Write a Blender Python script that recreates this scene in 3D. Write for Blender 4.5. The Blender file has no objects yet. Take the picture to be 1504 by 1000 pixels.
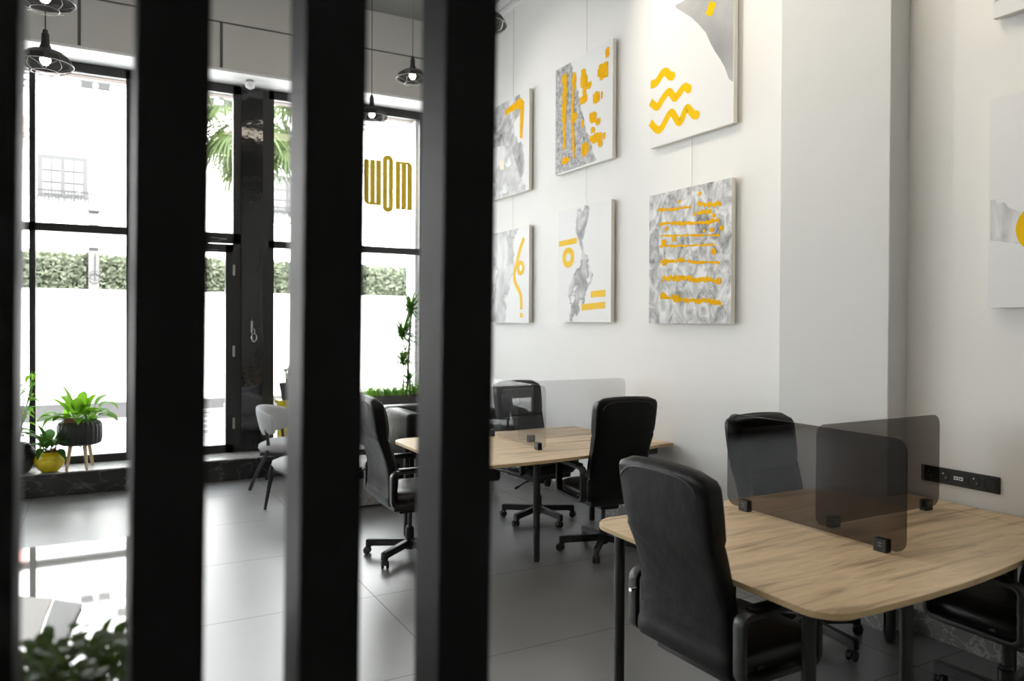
import bpy, bmesh, math, random
from mathutils import Vector, Matrix
from mathutils.geometry import tessellate_polygon
random.seed(7)
PI = math.pi
C = bpy.context.scene.collection
SC = bpy.context.scene

# ------------------------------------------------------------------ materials
def new_mat(name):
    m = bpy.data.materials.new(name); m.use_nodes = True
    nt = m.node_tree; nt.nodes.clear()
    out = nt.nodes.new('ShaderNodeOutputMaterial')
    return m, nt, out

def pbsdf(name, col, rough=.5, metal=0., spec=.5, bump=None, coat=0., vary=None, emit=None, estr=0.):
    """bump=(scale,strength,distance); vary=(scale,second colour,detail)"""
    m, nt, out = new_mat(name)
    b = nt.nodes.new('ShaderNodeBsdfPrincipled')
    nt.links.new(b.outputs[0], out.inputs[0])
    b.inputs['Base Color'].default_value = (*col, 1)
    b.inputs['Roughness'].default_value = rough
    b.inputs['Metallic'].default_value = metal
    b.inputs['Specular IOR Level'].default_value = spec
    b.inputs['Coat Weight'].default_value = coat
    if emit:
        b.inputs['Emission Color'].default_value = (*emit, 1)
        b.inputs['Emission Strength'].default_value = estr
    tc = nt.nodes.new('ShaderNodeTexCoord')
    if vary:
        n = nt.nodes.new('ShaderNodeTexNoise'); n.inputs['Scale'].default_value = vary[0]
        n.inputs['Detail'].default_value = vary[2] if len(vary) > 2 else 4
        nt.links.new(tc.outputs['Object'], n.inputs['Vector'])
        r = nt.nodes.new('ShaderNodeValToRGB')
        r.color_ramp.elements[0].position = .35; r.color_ramp.elements[1].position = .68
        r.color_ramp.elements[0].color = (*col, 1); r.color_ramp.elements[1].color = (*vary[1], 1)
        nt.links.new(n.outputs['Fac'], r.inputs[0]); nt.links.new(r.outputs[0], b.inputs['Base Color'])
    if bump:
        n = nt.nodes.new('ShaderNodeTexNoise'); n.inputs['Scale'].default_value = bump[0]
        n.inputs['Detail'].default_value = 5
        nt.links.new(tc.outputs['Object'], n.inputs['Vector'])
        bp = nt.nodes.new('ShaderNodeBump'); bp.inputs['Strength'].default_value = bump[1]
        bp.inputs['Distance'].default_value = bump[2]
        nt.links.new(n.outputs['Fac'], bp.inputs['Height']); nt.links.new(bp.outputs[0], b.inputs['Normal'])
    return m

def glass_mat(name, tint, refl=1.0, rough=0.0, ior=1.45):
    m, nt, out = new_mat(name)
    t = nt.nodes.new('ShaderNodeBsdfTransparent'); t.inputs[0].default_value = (*tint, 1)
    g = nt.nodes.new('ShaderNodeBsdfGlossy'); g.inputs['Roughness'].default_value = rough
    g.inputs['Color'].default_value = (refl, refl, refl, 1)
    f = nt.nodes.new('ShaderNodeFresnel'); f.inputs[0].default_value = ior
    mx = nt.nodes.new('ShaderNodeMixShader')
    ge = nt.nodes.new('ShaderNodeNewGeometry')
    inv = nt.nodes.new('ShaderNodeMath'); inv.operation = 'SUBTRACT'; inv.inputs[0].default_value = 1
    mul = nt.nodes.new('ShaderNodeMath'); mul.operation = 'MULTIPLY'
    nt.links.new(ge.outputs['Backfacing'], inv.inputs[1])
    nt.links.new(f.outputs[0], mul.inputs[0]); nt.links.new(inv.outputs[0], mul.inputs[1])
    nt.links.new(mul.outputs[0], mx.inputs[0]); nt.links.new(t.outputs[0], mx.inputs[1]); nt.links.new(g.outputs[0], mx.inputs[2])
    nt.links.new(mx.outputs[0], out.inputs[0])
    return m

M = {}
M['wall'] = pbsdf('wall_paint', (.84, .835, .82), .75, bump=(5, .25, .012))
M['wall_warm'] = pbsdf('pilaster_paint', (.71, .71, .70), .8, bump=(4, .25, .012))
M['ceiling'] = pbsdf('ceiling_paint', (.30, .30, .295), .8, bump=(3, .3, .02))
M['bulkhead'] = pbsdf('bulkhead_paint', (.68, .665, .64), .7)
M['groove'] = pbsdf('bulkhead_joint', (.12, .12, .12), .8)
M['soffit'] = pbsdf('soffit_paint', (.88, .88, .88), .6)
M['black_metal'] = pbsdf('black_powder_coat', (.012, .012, .012), .38, spec=.5)
M['frame'] = pbsdf('window_frame_black', (.010, .010, .011), .35)
M['slat'] = pbsdf('slat_black_paint', (.0095, .0095, .0095), .5, spec=.06)
M['gloss_black'] = pbsdf('gloss_black_panel', (.012, .012, .013), .06, spec=.6, bump=(2.2, .25, .03))
M['leather'] = pbsdf('black_leather', (.0045, .0045, .0047), .36, spec=.2, bump=(14, .5, .008))
M['leather_light'] = pbsdf('black_leather_seat', (.009, .009, .0095), .36, spec=.45, bump=(16, .5, .008))
M['thread'] = pbsdf('black_thread', (.02, .02, .02), .5)
M['plastic'] = pbsdf('black_plastic', (.011, .011, .011), .4)
M['rubber'] = pbsdf('black_rubber', (.012, .012, .012), .55)
M['chrome'] = pbsdf('chrome', (.8, .8, .8), .15, metal=1)
M['grey_metal'] = pbsdf('brushed_grey_metal', (.35, .35, .35), .35, metal=1)
M['grey_fabric'] = pbsdf('grey_fabric', (.42, .42, .43), .9, bump=(180, .5, .003))
M['weave'] = pbsdf('grey_woven_fabric', (.36, .36, .37), .9, bump=(60, .8, .01), vary=(30, (.2, .2, .2)))
M['planter'] = pbsdf('charcoal_planter', (.085, .085, .09), .55, bump=(8, .3, .01))
M['pot_black'] = pbsdf('matte_black_pot', (.018, .018, .02), .45)
M['pot_yellow'] = pbsdf('yellow_glazed_pot', (.72, .56, .005), .12, coat=.6)
M['yellow_box'] = pbsdf('yellow_lacquer', (.72, .58, .01), .3)
M['terracotta'] = pbsdf('terracotta', (.22, .085, .055), .7)
M['soil'] = pbsdf('soil', (.05, .03, .02), .9, bump=(60, 1, .02))
M['leg_wood'] = pbsdf('pale_leg_wood', (.62, .47, .30), .5)
M['white'] = pbsdf('white_paint', (.85, .85, .85), .5)
M['paper'] = pbsdf('white_paper', (.9, .9, .9), .6)
M['canvas'] = pbsdf('canvas_white', (.80, .80, .805), .65)
M['canvas_side'] = pbsdf('canvas_cream_side', (.80, .77, .68), .7)
M['yellow'] = pbsdf('yellow_ochre_paint', (.90, .50, .006), .8, spec=.1, vary=(18, (.84, .42, .004)))
M['bright_yellow'] = pbsdf('bright_yellow_paint', (.88, .56, .006), .8, spec=.1, vary=(9, (.86, .50, .006)))
M['pale_yellow'] = pbsdf('soft_yellow_paint', (.92, .60, .08), .8, spec=.1)
M['cream'] = pbsdf('cream_paint', (.82, .72, .55), .5)
M['gold'] = pbsdf('gold_vinyl', (.72, .48, .015), .5)
M['counter'] = pbsdf('counter_gloss_white', (.42, .42, .42), .03, spec=.9, coat=.8)
M['bulb'] = pbsdf('bulb_glow', (1, 1, 1), .4, emit=(1, .95, .85), estr=14)
M['wire'] = pbsdf('hanging_wire', (.45, .45, .44), .4, metal=.5)
M['cord'] = pbsdf('cord_black', (.02, .02, .02), .6)
M['shade'] = pbsdf('lamp_shade_black', (.022, .022, .022), .38, metal=.3)
M['glass'] = glass_mat('clear_glass', (.97, .98, .975), .9)
M['divider_glass'] = glass_mat('smoked_acrylic', (.50, .48, .47), .65, ior=1.42)
M['divider_light'] = glass_mat('light_smoked_acrylic', (.86, .86, .865), .8, ior=1.42)
M['stem'] = pbsdf('stem_green', (.10, .20, .03), .6)
M['bark'] = pbsdf('plant_cane', (.16, .12, .07), .8)

def leaf_mat(name, a, b, scale=6):
    m = pbsdf(name, a, .5, spec=.25, vary=(scale, b))
    nt = m.node_tree
    bs = [n for n in nt.nodes if n.type == 'BSDF_PRINCIPLED'][0]
    out = [n for n in nt.nodes if n.type == 'OUTPUT_MATERIAL'][0]
    tr = nt.nodes.new('ShaderNodeBsdfTranslucent')
    tr.inputs[0].default_value = (min(1, b[0]*1.6), min(1, b[1]*1.6), b[2]*1.2, 1)
    mx = nt.nodes.new('ShaderNodeMixShader'); mx.inputs[0].default_value = .35
    nt.links.new(bs.outputs[0], mx.inputs[1]); nt.links.new(tr.outputs[0], mx.inputs[2])
    nt.links.new(mx.outputs[0], out.inputs[0])
    return m
M['leaf'] = leaf_mat('leaf_bright', (.06, .18, .010), (.15, .32, .025))
M['leaf_dark'] = leaf_mat('leaf_dark', (.02, .07, .010), (.05, .14, .015))
M['leaf_shade'] = leaf_mat('leaf_deep', (.02, .045, .008), (.05, .09, .012), 20)
M['leaf_pale'] = leaf_mat('leaf_pale', (.16, .34, .07), (.32, .50, .16))
M['hedge'] = leaf_mat('hedge_leaf', (.05, .066, .042), (.18, .20, .15), 12)
M['hedge_core'] = pbsdf('hedge_core', (.02, .03, .015), .9, bump=(9, 1, .1))
M['palm'] = leaf_mat('palm_leaf', (.035, .06, .02), (.075, .10, .045), 2)
M['ext_white'] = pbsdf('exterior_white_render', (.88, .88, .88), .8)
M['ext_grey'] = pbsdf('exterior_grey', (.02, .02, .021), .7)
M['ext_line'] = pbsdf('exterior_moulding', (.055, .055, .057), .7)
M['ext_pane'] = pbsdf('exterior_pane', (.115, .115, .117), .6)
M['ext_band'] = pbsdf('exterior_dark_base', (.04, .04, .042), .7)
M['ext_wood'] = pbsdf('exterior_tan_threshold', (.36, .27, .19), .7)
M['lintel'] = pbsdf('exterior_beige_lintel', (.22, .18, .155), .7)
M['concrete'] = pbsdf('pole_concrete', (.11, .108, .105), .8)
M['pink'] = pbsdf('pink_sign', (.75, .30, .28), .6)
M['patio'] = pbsdf('patio_paving', (.62, .62, .62), .6, bump=(20, .4, .01))

def mat_floor():
    m, nt, out = new_mat('floor_porcelain')
    L = nt.links.new
    b = nt.nodes.new('ShaderNodeBsdfPrincipled'); L(b.outputs[0], out.inputs[0])
    tc = nt.nodes.new('ShaderNodeTexCoord')
    n = nt.nodes.new('ShaderNodeTexNoise'); n.inputs['Scale'].default_value = 1.6; n.inputs['Detail'].default_value = 9
    L(tc.outputs['Object'], n.inputs['Vector'])
    r = nt.nodes.new('ShaderNodeValToRGB')
    r.color_ramp.elements[0].position = .3; r.color_ramp.elements[1].position = .7
    r.color_ramp.elements[0].color = (.115, .115, .117, 1); r.color_ramp.elements[1].color = (.135, .135, .137, 1)
    L(n.outputs['Fac'], r.inputs[0])
    # joints: X lines every 2.05, Y lines every 1.08
    sx = nt.nodes.new('ShaderNodeSeparateXYZ'); L(tc.outputs['Object'], sx.inputs[0])
    def joint(o, off, per):
        a = nt.nodes.new('ShaderNodeMath'); a.operation = 'SUBTRACT'; L(o, a.inputs[0]); a.inputs[1].default_value = off
        w = nt.nodes.new('ShaderNodeMath'); w.operation = 'PINGPONG'; L(a.outputs[0], w.inputs[0]); w.inputs[1].default_value = per/2
        c = nt.nodes.new('ShaderNodeMath'); c.operation = 'LESS_THAN'; L(w.outputs[0], c.inputs[0]); c.inputs[1].default_value = .0028
        return c.outputs[0]
    j1 = joint(sx.outputs[0], -.58, 2.05); j2 = joint(sx.outputs[1], 1.22, 1.08)
    mx = nt.nodes.new('ShaderNodeMath'); mx.operation = 'MAXIMUM'; L(j1, mx.inputs[0]); L(j2, mx.inputs[1])
    mc = nt.nodes.new('ShaderNodeMix'); mc.data_type = 'RGBA'
    L(mx.outputs[0], mc.inputs[0]); L(r.outputs[0], mc.inputs[6]); mc.inputs[7].default_value = (.025, .025, .025, 1)
    L(mc.outputs[2], b.inputs['Base Color'])
    rr = nt.nodes.new('ShaderNodeMapRange'); L(n.outputs['Fac'], rr.inputs[0])
    rr.inputs[3].default_value = .32; rr.inputs[4].default_value = .42
    ra = nt.nodes.new('ShaderNodeMath'); ra.operation = 'MAXIMUM'; L(rr.outputs[0], ra.inputs[0])
    rj = nt.nodes.new('ShaderNodeMath'); rj.operation = 'MULTIPLY'; L(mx.outputs[0], rj.inputs[0]); rj.inputs[1].default_value = .9
    L(rj.outputs[0], ra.inputs[1]); L(ra.outputs[0], b.inputs['Roughness'])
    b.inputs['Specular IOR Level'].default_value = .7; b.inputs['IOR'].default_value = 2.3
    bp = nt.nodes.new('ShaderNodeBump'); bp.inputs['Strength'].default_value = .12; bp.inputs['Distance'].default_value = .01
    n2 = nt.nodes.new('ShaderNodeTexNoise'); n2.inputs['Scale'].default_value = 5; n2.inputs['Detail'].default_value = 8
    L(tc.outputs['Object'], n2.inputs['Vector']); L(n2.outputs['Fac'], bp.inputs['Height']); L(bp.outputs[0], b.inputs['Normal'])
    return m
M['floor'] = mat_floor()

def mat_oak():
    m, nt, out = new_mat('oak_laminate')
    L = nt.links.new
    b = nt.nodes.new('ShaderNodeBsdfPrincipled'); L(b.outputs[0], out.inputs[0])
    tc = nt.nodes.new('ShaderNodeTexCoord')
    def noise(sc, vec, det=6, dist=0.):
        mp = nt.nodes.new('ShaderNodeMapping'); mp.inputs['Scale'].default_value = vec
        L(tc.outputs['Object'], mp.inputs['Vector'])
        n = nt.nodes.new('ShaderNodeTexNoise'); n.inputs['Scale'].default_value = sc; n.inputs['Detail'].default_value = det
        n.inputs['Distortion'].default_value = dist
        L(mp.outputs[0], n.inputs['Vector']); return n.outputs['Fac']
    a = noise(3.2, (.55, 5.5, 1), 7, .9)
    r = nt.nodes.new('ShaderNodeValToRGB')
    e = r.color_ramp.elements
    e[0].position = .33; e[0].color = (.40, .28, .165, 1)
    e[1].position = .62; e[1].color = (.80, .61, .40, 1)
    k = r.color_ramp.elements.new(.46); k.color = (.68, .51, .325, 1)
    L(a, r.inputs[0])
    f = noise(24, (.5, 9, 1), 4)
    r2 = nt.nodes.new('ShaderNodeValToRGB'); r2.color_ramp.elements[0].position = .35; r2.color_ramp.elements[1].position = .6
    r2.color_ramp.elements[0].color = (.84, .82, .80, 1); r2.color_ramp.elements[1].color = (1, 1, 1, 1)
    L(f, r2.inputs[0])
    mx = nt.nodes.new('ShaderNodeMix'); mx.data_type = 'RGBA'; mx.blend_type = 'MULTIPLY'; mx.inputs[0].default_value = 1
    L(r.outputs[0], mx.inputs[6]); L(r2.outputs[0], mx.inputs[7])
    L(mx.outputs[2], b.inputs['Base Color'])
    b.inputs['Roughness'].default_value = .42
    bp = nt.nodes.new('ShaderNodeBump'); bp.inputs['Strength'].default_value = .1; bp.inputs['Distance'].default_value = .003
    L(f, bp.inputs['Height']); L(bp.outputs[0], b.inputs['Normal'])
    return m
M['oak'] = mat_oak()
M['oak_edge'] = pbsdf('oak_edge_band', (.52, .38, .20), .5)

def mat_marble(name, base, vein, rough, scale=4, thr=(.47, .5)):
    m, nt, out = new_mat(name)
    L = nt.links.new
    b = nt.nodes.new('ShaderNodeBsdfPrincipled'); L(b.outputs[0], out.inputs[0])
    tc = nt.nodes.new('ShaderNodeTexCoord')
    n = nt.nodes.new('ShaderNodeTexNoise'); n.inputs['Scale'].default_value = scale; n.inputs['Detail'].default_value = 6
    n.inputs['Distortion'].default_value = 2.2
    L(tc.outputs['Object'], n.inputs['Vector'])
    r = nt.nodes.new('ShaderNodeValToRGB'); e = r.color_ramp.elements
    e[0].position = thr[0]; e[0].color = (*base, 1)
    e[1].position = thr[1]; e[1].color = (*vein, 1)
    k = e.new(thr[1] + .03); k.color = (*base, 1)
    L(n.outputs['Fac'], r.inputs[0]); L(r.outputs[0], b.inputs['Base Color'])
    b.inputs['Roughness'].default_value = rough
    return m
M['marble_dark'] = mat_marble('black_marble', (.014, .014, .014), (.10, .10, .10), .22, 2.5, (.495, .505))
M['marble_grey'] = mat_marble('grey_marble', (.23, .23, .225), (.48, .48, .47), .35, 5)

def mat_relief(name, lo, hi, scale, dist, detail=9, stretch=(1, 1, 1), mid=.5, wid=.18, bump=.6):
    """monochrome aerial-relief print for a canvas"""
    m, nt, out = new_mat(name)
    L = nt.links.new
    b = nt.nodes.new('ShaderNodeBsdfPrincipled'); L(b.outputs[0], out.inputs[0])
    tc = nt.nodes.new('ShaderNodeTexCoord')
    mp = nt.nodes.new('ShaderNodeMapping'); mp.inputs['Scale'].default_value = stretch; L(tc.outputs['Object'], mp.inputs['Vector'])
    n = nt.nodes.new('ShaderNodeTexNoise'); n.noise_type = 'FBM'; n.inputs['Roughness'].default_value = .62 if detail > 7 else .5
    n.inputs['Scale'].default_value = scale; n.inputs['Detail'].default_value = detail
    n.inputs['Distortion'].default_value = dist
    L(mp.outputs[0], n.inputs['Vector'])
    r = nt.nodes.new('ShaderNodeValToRGB'); e = r.color_ramp.elements
    e[0].position = max(0, mid - wid); e[0].color = (lo, lo, lo*1.02, 1)
    e[1].position = min(1, mid + wid); e[1].color = (hi, hi, hi*1.01, 1)
    L(n.outputs['Fac'], r.inputs[0]); L(r.outputs[0], b.inputs['Base Color'])
    b.inputs['Roughness'].default_value = .6
    return m
M['relief_rock'] = mat_relief('print_rock_relief', .10, .78, 2.6, 1.2, 8, mid=.5, wid=.14)
M['relief_speckle'] = mat_relief('print_speckle', .16, .62, 30, .6, 8, mid=.5, wid=.17)
M['relief_ridge'] = mat_relief('print_ridges', .15, .80, 8.5, .9, 8.5, (1, 1.1, .8), mid=.47, wid=.15)
M['relief_soft'] = mat_relief('print_soft_sand', .48, .80, 3, .8, 6, (1, 3, .8), mid=.5, wid=.2)
M['relief_smoke'] = mat_relief('print_smoke', .24, .72, 4.5, .8, 7, mid=.54, wid=.16)
def ragged(m, scale, cut):
    nt = m.node_tree; L = nt.links.new
    b = [n for n in nt.nodes if n.type == 'BSDF_PRINCIPLED'][0]
    tc = nt.nodes.new('ShaderNodeTexCoord'); n = nt.nodes.new('ShaderNodeTexNoise')
    n.inputs['Scale'].default_value = scale; n.inputs['Detail'].default_value = 9; L(tc.outputs['Object'], n.inputs['Vector'])
    r = nt.nodes.new('ShaderNodeMapRange'); r.inputs[1].default_value = cut-.07; r.inputs[2].default_value = cut+.09
    L(n.outputs['Fac'], r.inputs[0]); L(r.outputs[0], b.inputs['Alpha'])
ragged(M['relief_smoke'], 7, .43); ragged(M['relief_soft'], 3, .42)
M['relief_cloud'] = mat_relief('print_lilac_cloud', .26, .58, 1.6, .3, 5, mid=.5, wid=.2)

# ------------------------------------------------------------------ mesh tools
class MB:
    def __init__(s): s.bm = bmesh.new()
    def box(s, x0, x1, y0, y1, z0, z1):
        v = [s.bm.verts.new(p) for p in [(x0,y0,z0),(x1,y0,z0),(x1,y1,z0),(x0,y1,z0),(x0,y0,z1),(x1,y0,z1),(x1,y1,z1),(x0,y1,z1)]]
        for f in [(0,3,2,1),(4,5,6,7),(0,1,5,4),(1,2,6,5),(2,3,7,6),(3,0,4,7)]:
            s.bm.faces.new([v[i] for i in f])
        return s
    def loft(s, rings, cap=True, closed=False):
        R = [[s.bm.verts.new(p) for p in r] for r in rings]
        n = len(R[0]); m = len(R)
        for i in range(m if closed else m-1):
            a, b = R[i], R[(i+1) % m]
            for j in range(n):
                k = (j+1) % n
                s.bm.faces.new((a[j], a[k], b[k], b[j]))
        if cap and not closed:
            s.bm.faces.new(list(reversed(R[0]))); s.bm.faces.new(R[-1])
        return s
    def cyl(s, p0, p1, r0, r1=None, n=16):
        r1 = r0 if r1 is None else r1
        p0, p1 = Vector(p0), Vector(p1); d = (p1-p0).normalized()
        u = d.orthogonal().normalized(); w = d.cross(u)
        s.loft([[p + (u*math.cos(2*PI*i/n) + w*math.sin(2*PI*i/n))*r for i in range(n)] for p, r in ((p0, r0), (p1, r1))])
        return s
    def lathe(s, prof, c=(0,0,0), n=32, cap=True, ax='z', lobes=0, amp=0.):
        rings = []
        for r, z in prof:
            ring = []
            for i in range(n):
                a = 2*PI*i/n; rr = r*(1 + amp*math.cos(lobes*a)) if lobes else r
                if ax == 'z': p = (c[0]+rr*math.cos(a), c[1]+rr*math.sin(a), c[2]+z)
                elif ax == 'x': p = (c[0]+z, c[1]+rr*math.cos(a), c[2]+rr*math.sin(a))
                else: p = (c[0]+rr*math.sin(a), c[1]+z, c[2]+rr*math.cos(a))
                ring.append(p)
            rings.append(ring)
        return s.loft(rings, cap)
    def tube(s, path, r, n=8, closed=False, cap=True):
        return s.sweep(path, [(r*math.cos(2*PI*i/n), r*math.sin(2*PI*i/n)) for i in range(n)], closed, cap=cap)
    def sweep(s, path, prof, closed=False, up=(0,0,1), cap=True, scale=None):
        P = [Vector(p) for p in path]; m = len(P); rings = []
        prev = None
        for i in range(m):
            if closed: t = (P[(i+1)%m]-P[i-1])
            else: t = P[min(i+1,m-1)]-P[max(i-1,0)]
            t.normalize()
            if prev is None:
                u = Vector(up); u = (u - t*u.dot(t))
                if u.length < 1e-3: u = t.orthogonal()
                u.normalize()
            else:
                u = prev - t*prev.dot(t)
                if u.length < 1e-4: u = t.orthogonal()
                u.normalize()
            prev = u; w = t.cross(u); k = scale[i] if scale else 1
            rings.append([P[i] + (w*a + u*b)*k for a, b in prof])
        return s.loft(rings, cap, closed)
    def prism(s, poly, a0, a1, ax='z'):
        """poly of (u,v); extruded along ax. x: (y,z) poly; y: (x,z) poly; z: (x,y) poly"""
        def mk(p, a):
            return {'x': (a, p[0], p[1]), 'y': (p[0], a, p[1]), 'z': (p[0], p[1], a)}[ax]
        A = [s.bm.verts.new(mk(p, a0)) for p in poly]; B = [s.bm.verts.new(mk(p, a1)) for p in poly]
        n = len(poly)
        fs = [s.bm.faces.new(list(reversed(A))), s.bm.faces.new(B)]
        for i in range(n):
            j = (i+1) % n
            s.bm.faces.new((A[i], A[j], B[j], B[i]))
        return s
    def quad(s, a, b, c, d):
        s.bm.faces.new([s.bm.verts.new(p) for p in (a, b, c, d)]); return s
    def leaf(s, base, direc, length, width, bend=.6, up=(0,0,1), seg=6, fold=.15, power=.8):
        """a blade with folded midrib that arcs over"""
        d = Vector(direc).normalized(); p = Vector(base)
        L, Rr, Mi = [], [], []
        for i in range(seg+1):
            t = i/seg
            side = d.cross(Vector((0,0,1)))
            if side.length < 1e-3: side = Vector((1,0,0))
            side.normalize()
            w = width*.5*math.sin(PI*min(1, t**power*.97+.015))
            nrm = side.cross(d).normalized()
            Mi.append(p.copy()); L.append(p - side*w + nrm*w*fold*2); Rr.append(p + side*w + nrm*w*fold*2)
            p = p + d*(length/seg)
            d = (d + Vector((0,0,-1))*bend/seg).normalized()
        V = [[s.bm.verts.new(q) for q in row] for row in (L, Mi, Rr)]
        for i in range(seg):
            s.bm.faces.new((V[0][i], V[1][i], V[1][i+1], V[0][i+1]))
            s.bm.faces.new((V[1][i], V[2][i], V[2][i+1], V[1][i+1]))
        return s
    def bevel(s, w, seg=3, ang=30):
        s.bm.edges.ensure_lookup_table()
        bmesh.ops.recalc_face_normals(s.bm, faces=s.bm.faces)
        es = [e for e in s.bm.edges if len(e.link_faces) == 2 and e.calc_face_angle(0) > math.radians(ang)]
        bmesh.ops.bevel(s.bm, geom=es, offset=w, segments=seg, affect='EDGES', profile=.5)
        return s
    def xf(s, mat):
        bmesh.ops.transform(s.bm, matrix=mat, verts=s.bm.verts); return s
    def build(s, name, mat, parent=None, smooth=True, ang=38, recalc=True):
        bm = s.bm
        if recalc: bmesh.ops.recalc_face_normals(bm, faces=bm.faces)
        if smooth:
            for f in bm.faces: f.smooth = True
            for e in bm.edges:
                if len(e.link_faces) != 2 or e.calc_face_angle(0) > math.radians(ang): e.smooth = False
        me = bpy.data.meshes.new(name); bm.to_mesh(me); bm.free()
        me.materials.append(M[mat] if isinstance(mat, str) else mat)
        o = bpy.data.objects.new(name, me); C.objects.link(o)
        if parent: o.parent = parent
        return o

def tag(o, label=None, cat=None, group=None, kind=None):
    if label: o['label'] = label
    if cat: o['category'] = cat
    if group: o['group'] = group
    if kind: o['kind'] = kind
    return o
def empty(name, label, cat, loc=(0,0,0), rz=0, group=None):
    o = bpy.data.objects.new(name, None); C.objects.link(o); o.location = loc; o.rotation_euler = (0,0,rz)
    o.empty_display_size = .1
    return tag(o, label, cat, group)
def struct(name, mb, mat, **k):
    o = mb.build(name, mat, **k); o['kind'] = 'structure'; return o
def copy_tree(o, parent=None):
    c = o.copy(); C.objects.link(c); c.parent = parent
    for ch in list(o.children): copy_tree(ch, c)
    return c
def rrect(x0, x1, y0, y1, r, n=6):
    pts = []
    for cx, cy, a0 in ((x1-r,y0+r,-PI/2),(x1-r,y1-r,0),(x0+r,y1-r,PI/2),(x0+r,y0+r,PI)):
        for i in range(n+1):
            a = a0 + PI/2*i/n; pts.append((cx+r*math.cos(a), cy+r*math.sin(a)))
    return pts
def smooth_path(pts, n=6):
    """Catmull-Rom"""
    P = [Vector(p) for p in pts]; out = []
    for i in range(len(P)-1):
        p0 = P[max(i-1,0)]; p1 = P[i]; p2 = P[i+1]; p3 = P[min(i+2,len(P)-1)]
        for k in range(n):
            t = k/n
            out.append(.5*((2*p1)+(-p0+p2)*t+(2*p0-5*p1+4*p2-p3)*t*t+(-p0+3*p1-3*p2+p3)*t**3))
    out.append(P[-1]); return out

# ------------------------------------------------------------------ setting
WX = 3.93            # art wall plane
FY = 8.90            # window plane
SILL = .215; HEAD = 4.29; CEIL = 5.25; FRONT = 8.42
struct('floor', MB().box(-5.5, 4.1, -3, 8.6, -.1, 0), 'floor', smooth=False)
struct('ceiling', MB().box(-5.5, 4.1, -3, 8.6, CEIL, CEIL+.1), 'ceiling', smooth=False)
struct('wall_right', MB().box(WX, WX+.15, -3, 9.0, 0, CEIL), 'wall', smooth=False)
struct('wall_left', MB().box(-5.65, -5.5, -3, 9.0, 0, CEIL), 'wall', smooth=False)
struct('wall_rear', MB().box(-5.5, WX, -3.15, -3, 0, CEIL), 'wall', smooth=False)
w = MB().box(-5.5, WX, FRONT, 9.0, HEAD+.04, CEIL)
struct('wall_front', w, 'bulkhead', smooth=False)
struct('trim_1', MB().box(-5.5, WX, FRONT+.003, 8.98, HEAD+.015, HEAD+.045), 'soffit', smooth=False)   # bright soffit of the window recess
g = MB()
g.box(-5.5, WX, FRONT-.004, FRONT+.01, 4.800, 4.815)
for x in (-4.06, -2.77, -1.48, -.19, 1.10, 2.39): g.box(x-.014, x+.014, FRONT-.004, FRONT+.01, HEAD+.045, 4.80)
struct('trim_2', g, 'groove', smooth=False)
struct('wall_pilaster', MB().box(3.77, WX+.02, 2.64, 3.40, 0, CEIL).bevel(.006, 2), 'wall_warm', ang=12)
struct('wall_corner', MB().box(3.56, WX, FRONT, 9.0, 0, HEAD+.02), 'wall', smooth=False)
struct('trim_3', MB().box(-5.5, 3.56, FRONT, 9.0, 0, SILL).bevel(.006, 2), 'marble_dark', smooth=False)    # plinth under the windows
# marble ledge top, polished
struct('trim_4', MB().box(-5.5, 3.56, FRONT-.005, 8.86, SILL, SILL+.012), 'marble_grey', smooth=False)
b = MB(); b.box(WX-.015, WX+.01, -3, 2.64, 0, .12); b.box(WX-.015, WX+.01, 3.40, FRONT, 0, .12)
b.box(3.755, 3.775, 2.625, 3.415, 0, .12); b.box(3.755, WX, 2.625, 2.645, 0, .12); b.box(3.755, WX, 3.395, 3.415, 0, .12)
struct('baseboard_right', b, 'marble_grey', smooth=False)
rail = MB(); rail.box(WX-.03, WX, -3, FRONT, 5.10, 5.135); rail.box(WX-.05, WX, -3, FRONT, 5.165, 5.25); 
struct('trim_5', rail, 'white', smooth=False)

# ---- windows and door (one plane)
def frame_boxes(mb, boxes, y0=FY-.03, y1=FY+.04):
    for x0, x1, z0, z1 in boxes: mb.box(x0, x1, y0, y1, z0, z1)
def window(name, x0, x1, mull, tz=(2.58, 2.66), z0=SILL):
    f = MB(); t = .06
    frame_boxes(f, [(x0, x1, z0, z0+.09), (x0, x1, HEAD-.085, HEAD+.02), (x0, x0+t, z0, HEAD), (x1-t, x1, z0, HEAD), (x0, x1, tz[0], tz[1])])
    frame_boxes(f, [(m-.027, m+.027, z0, HEAD) for m in mull])
    w = struct(name, f, 'frame', smooth=False)
    MB().box(x0+.02, x1-.02, FY+.002, FY+.012, z0+.02, HEAD-.02).build('glass_pane', 'glass', w, smooth=False)
    return w
window('window_1', -3.2, -.0, (-2.4, -1.5, -.605)) if False else window('window_1', -4.9, .285, (-4.0, -3.15, -2.3, -1.45, -.605))
w3 = window('window_3', 1.665, 3.56, (2.20,), (2.52, 2.60))
# wide beige outer reveal at the right jamb and a lintel beyond the glass
struct('trim_6', MB().box(3.485, 3.56, 9.0, 9.3, SILL, HEAD), 'soffit', smooth=False)
struct('trim_7', MB().box(-4.9, 3.56, 9.04, 9.16, 4.225, HEAD+.05), 'lintel', smooth=False)
struct('trim_8', MB().box(-4.9, 3.56, 8.95, 9.3, .15, SILL+.005), 'ext_wood', smooth=False)
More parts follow.
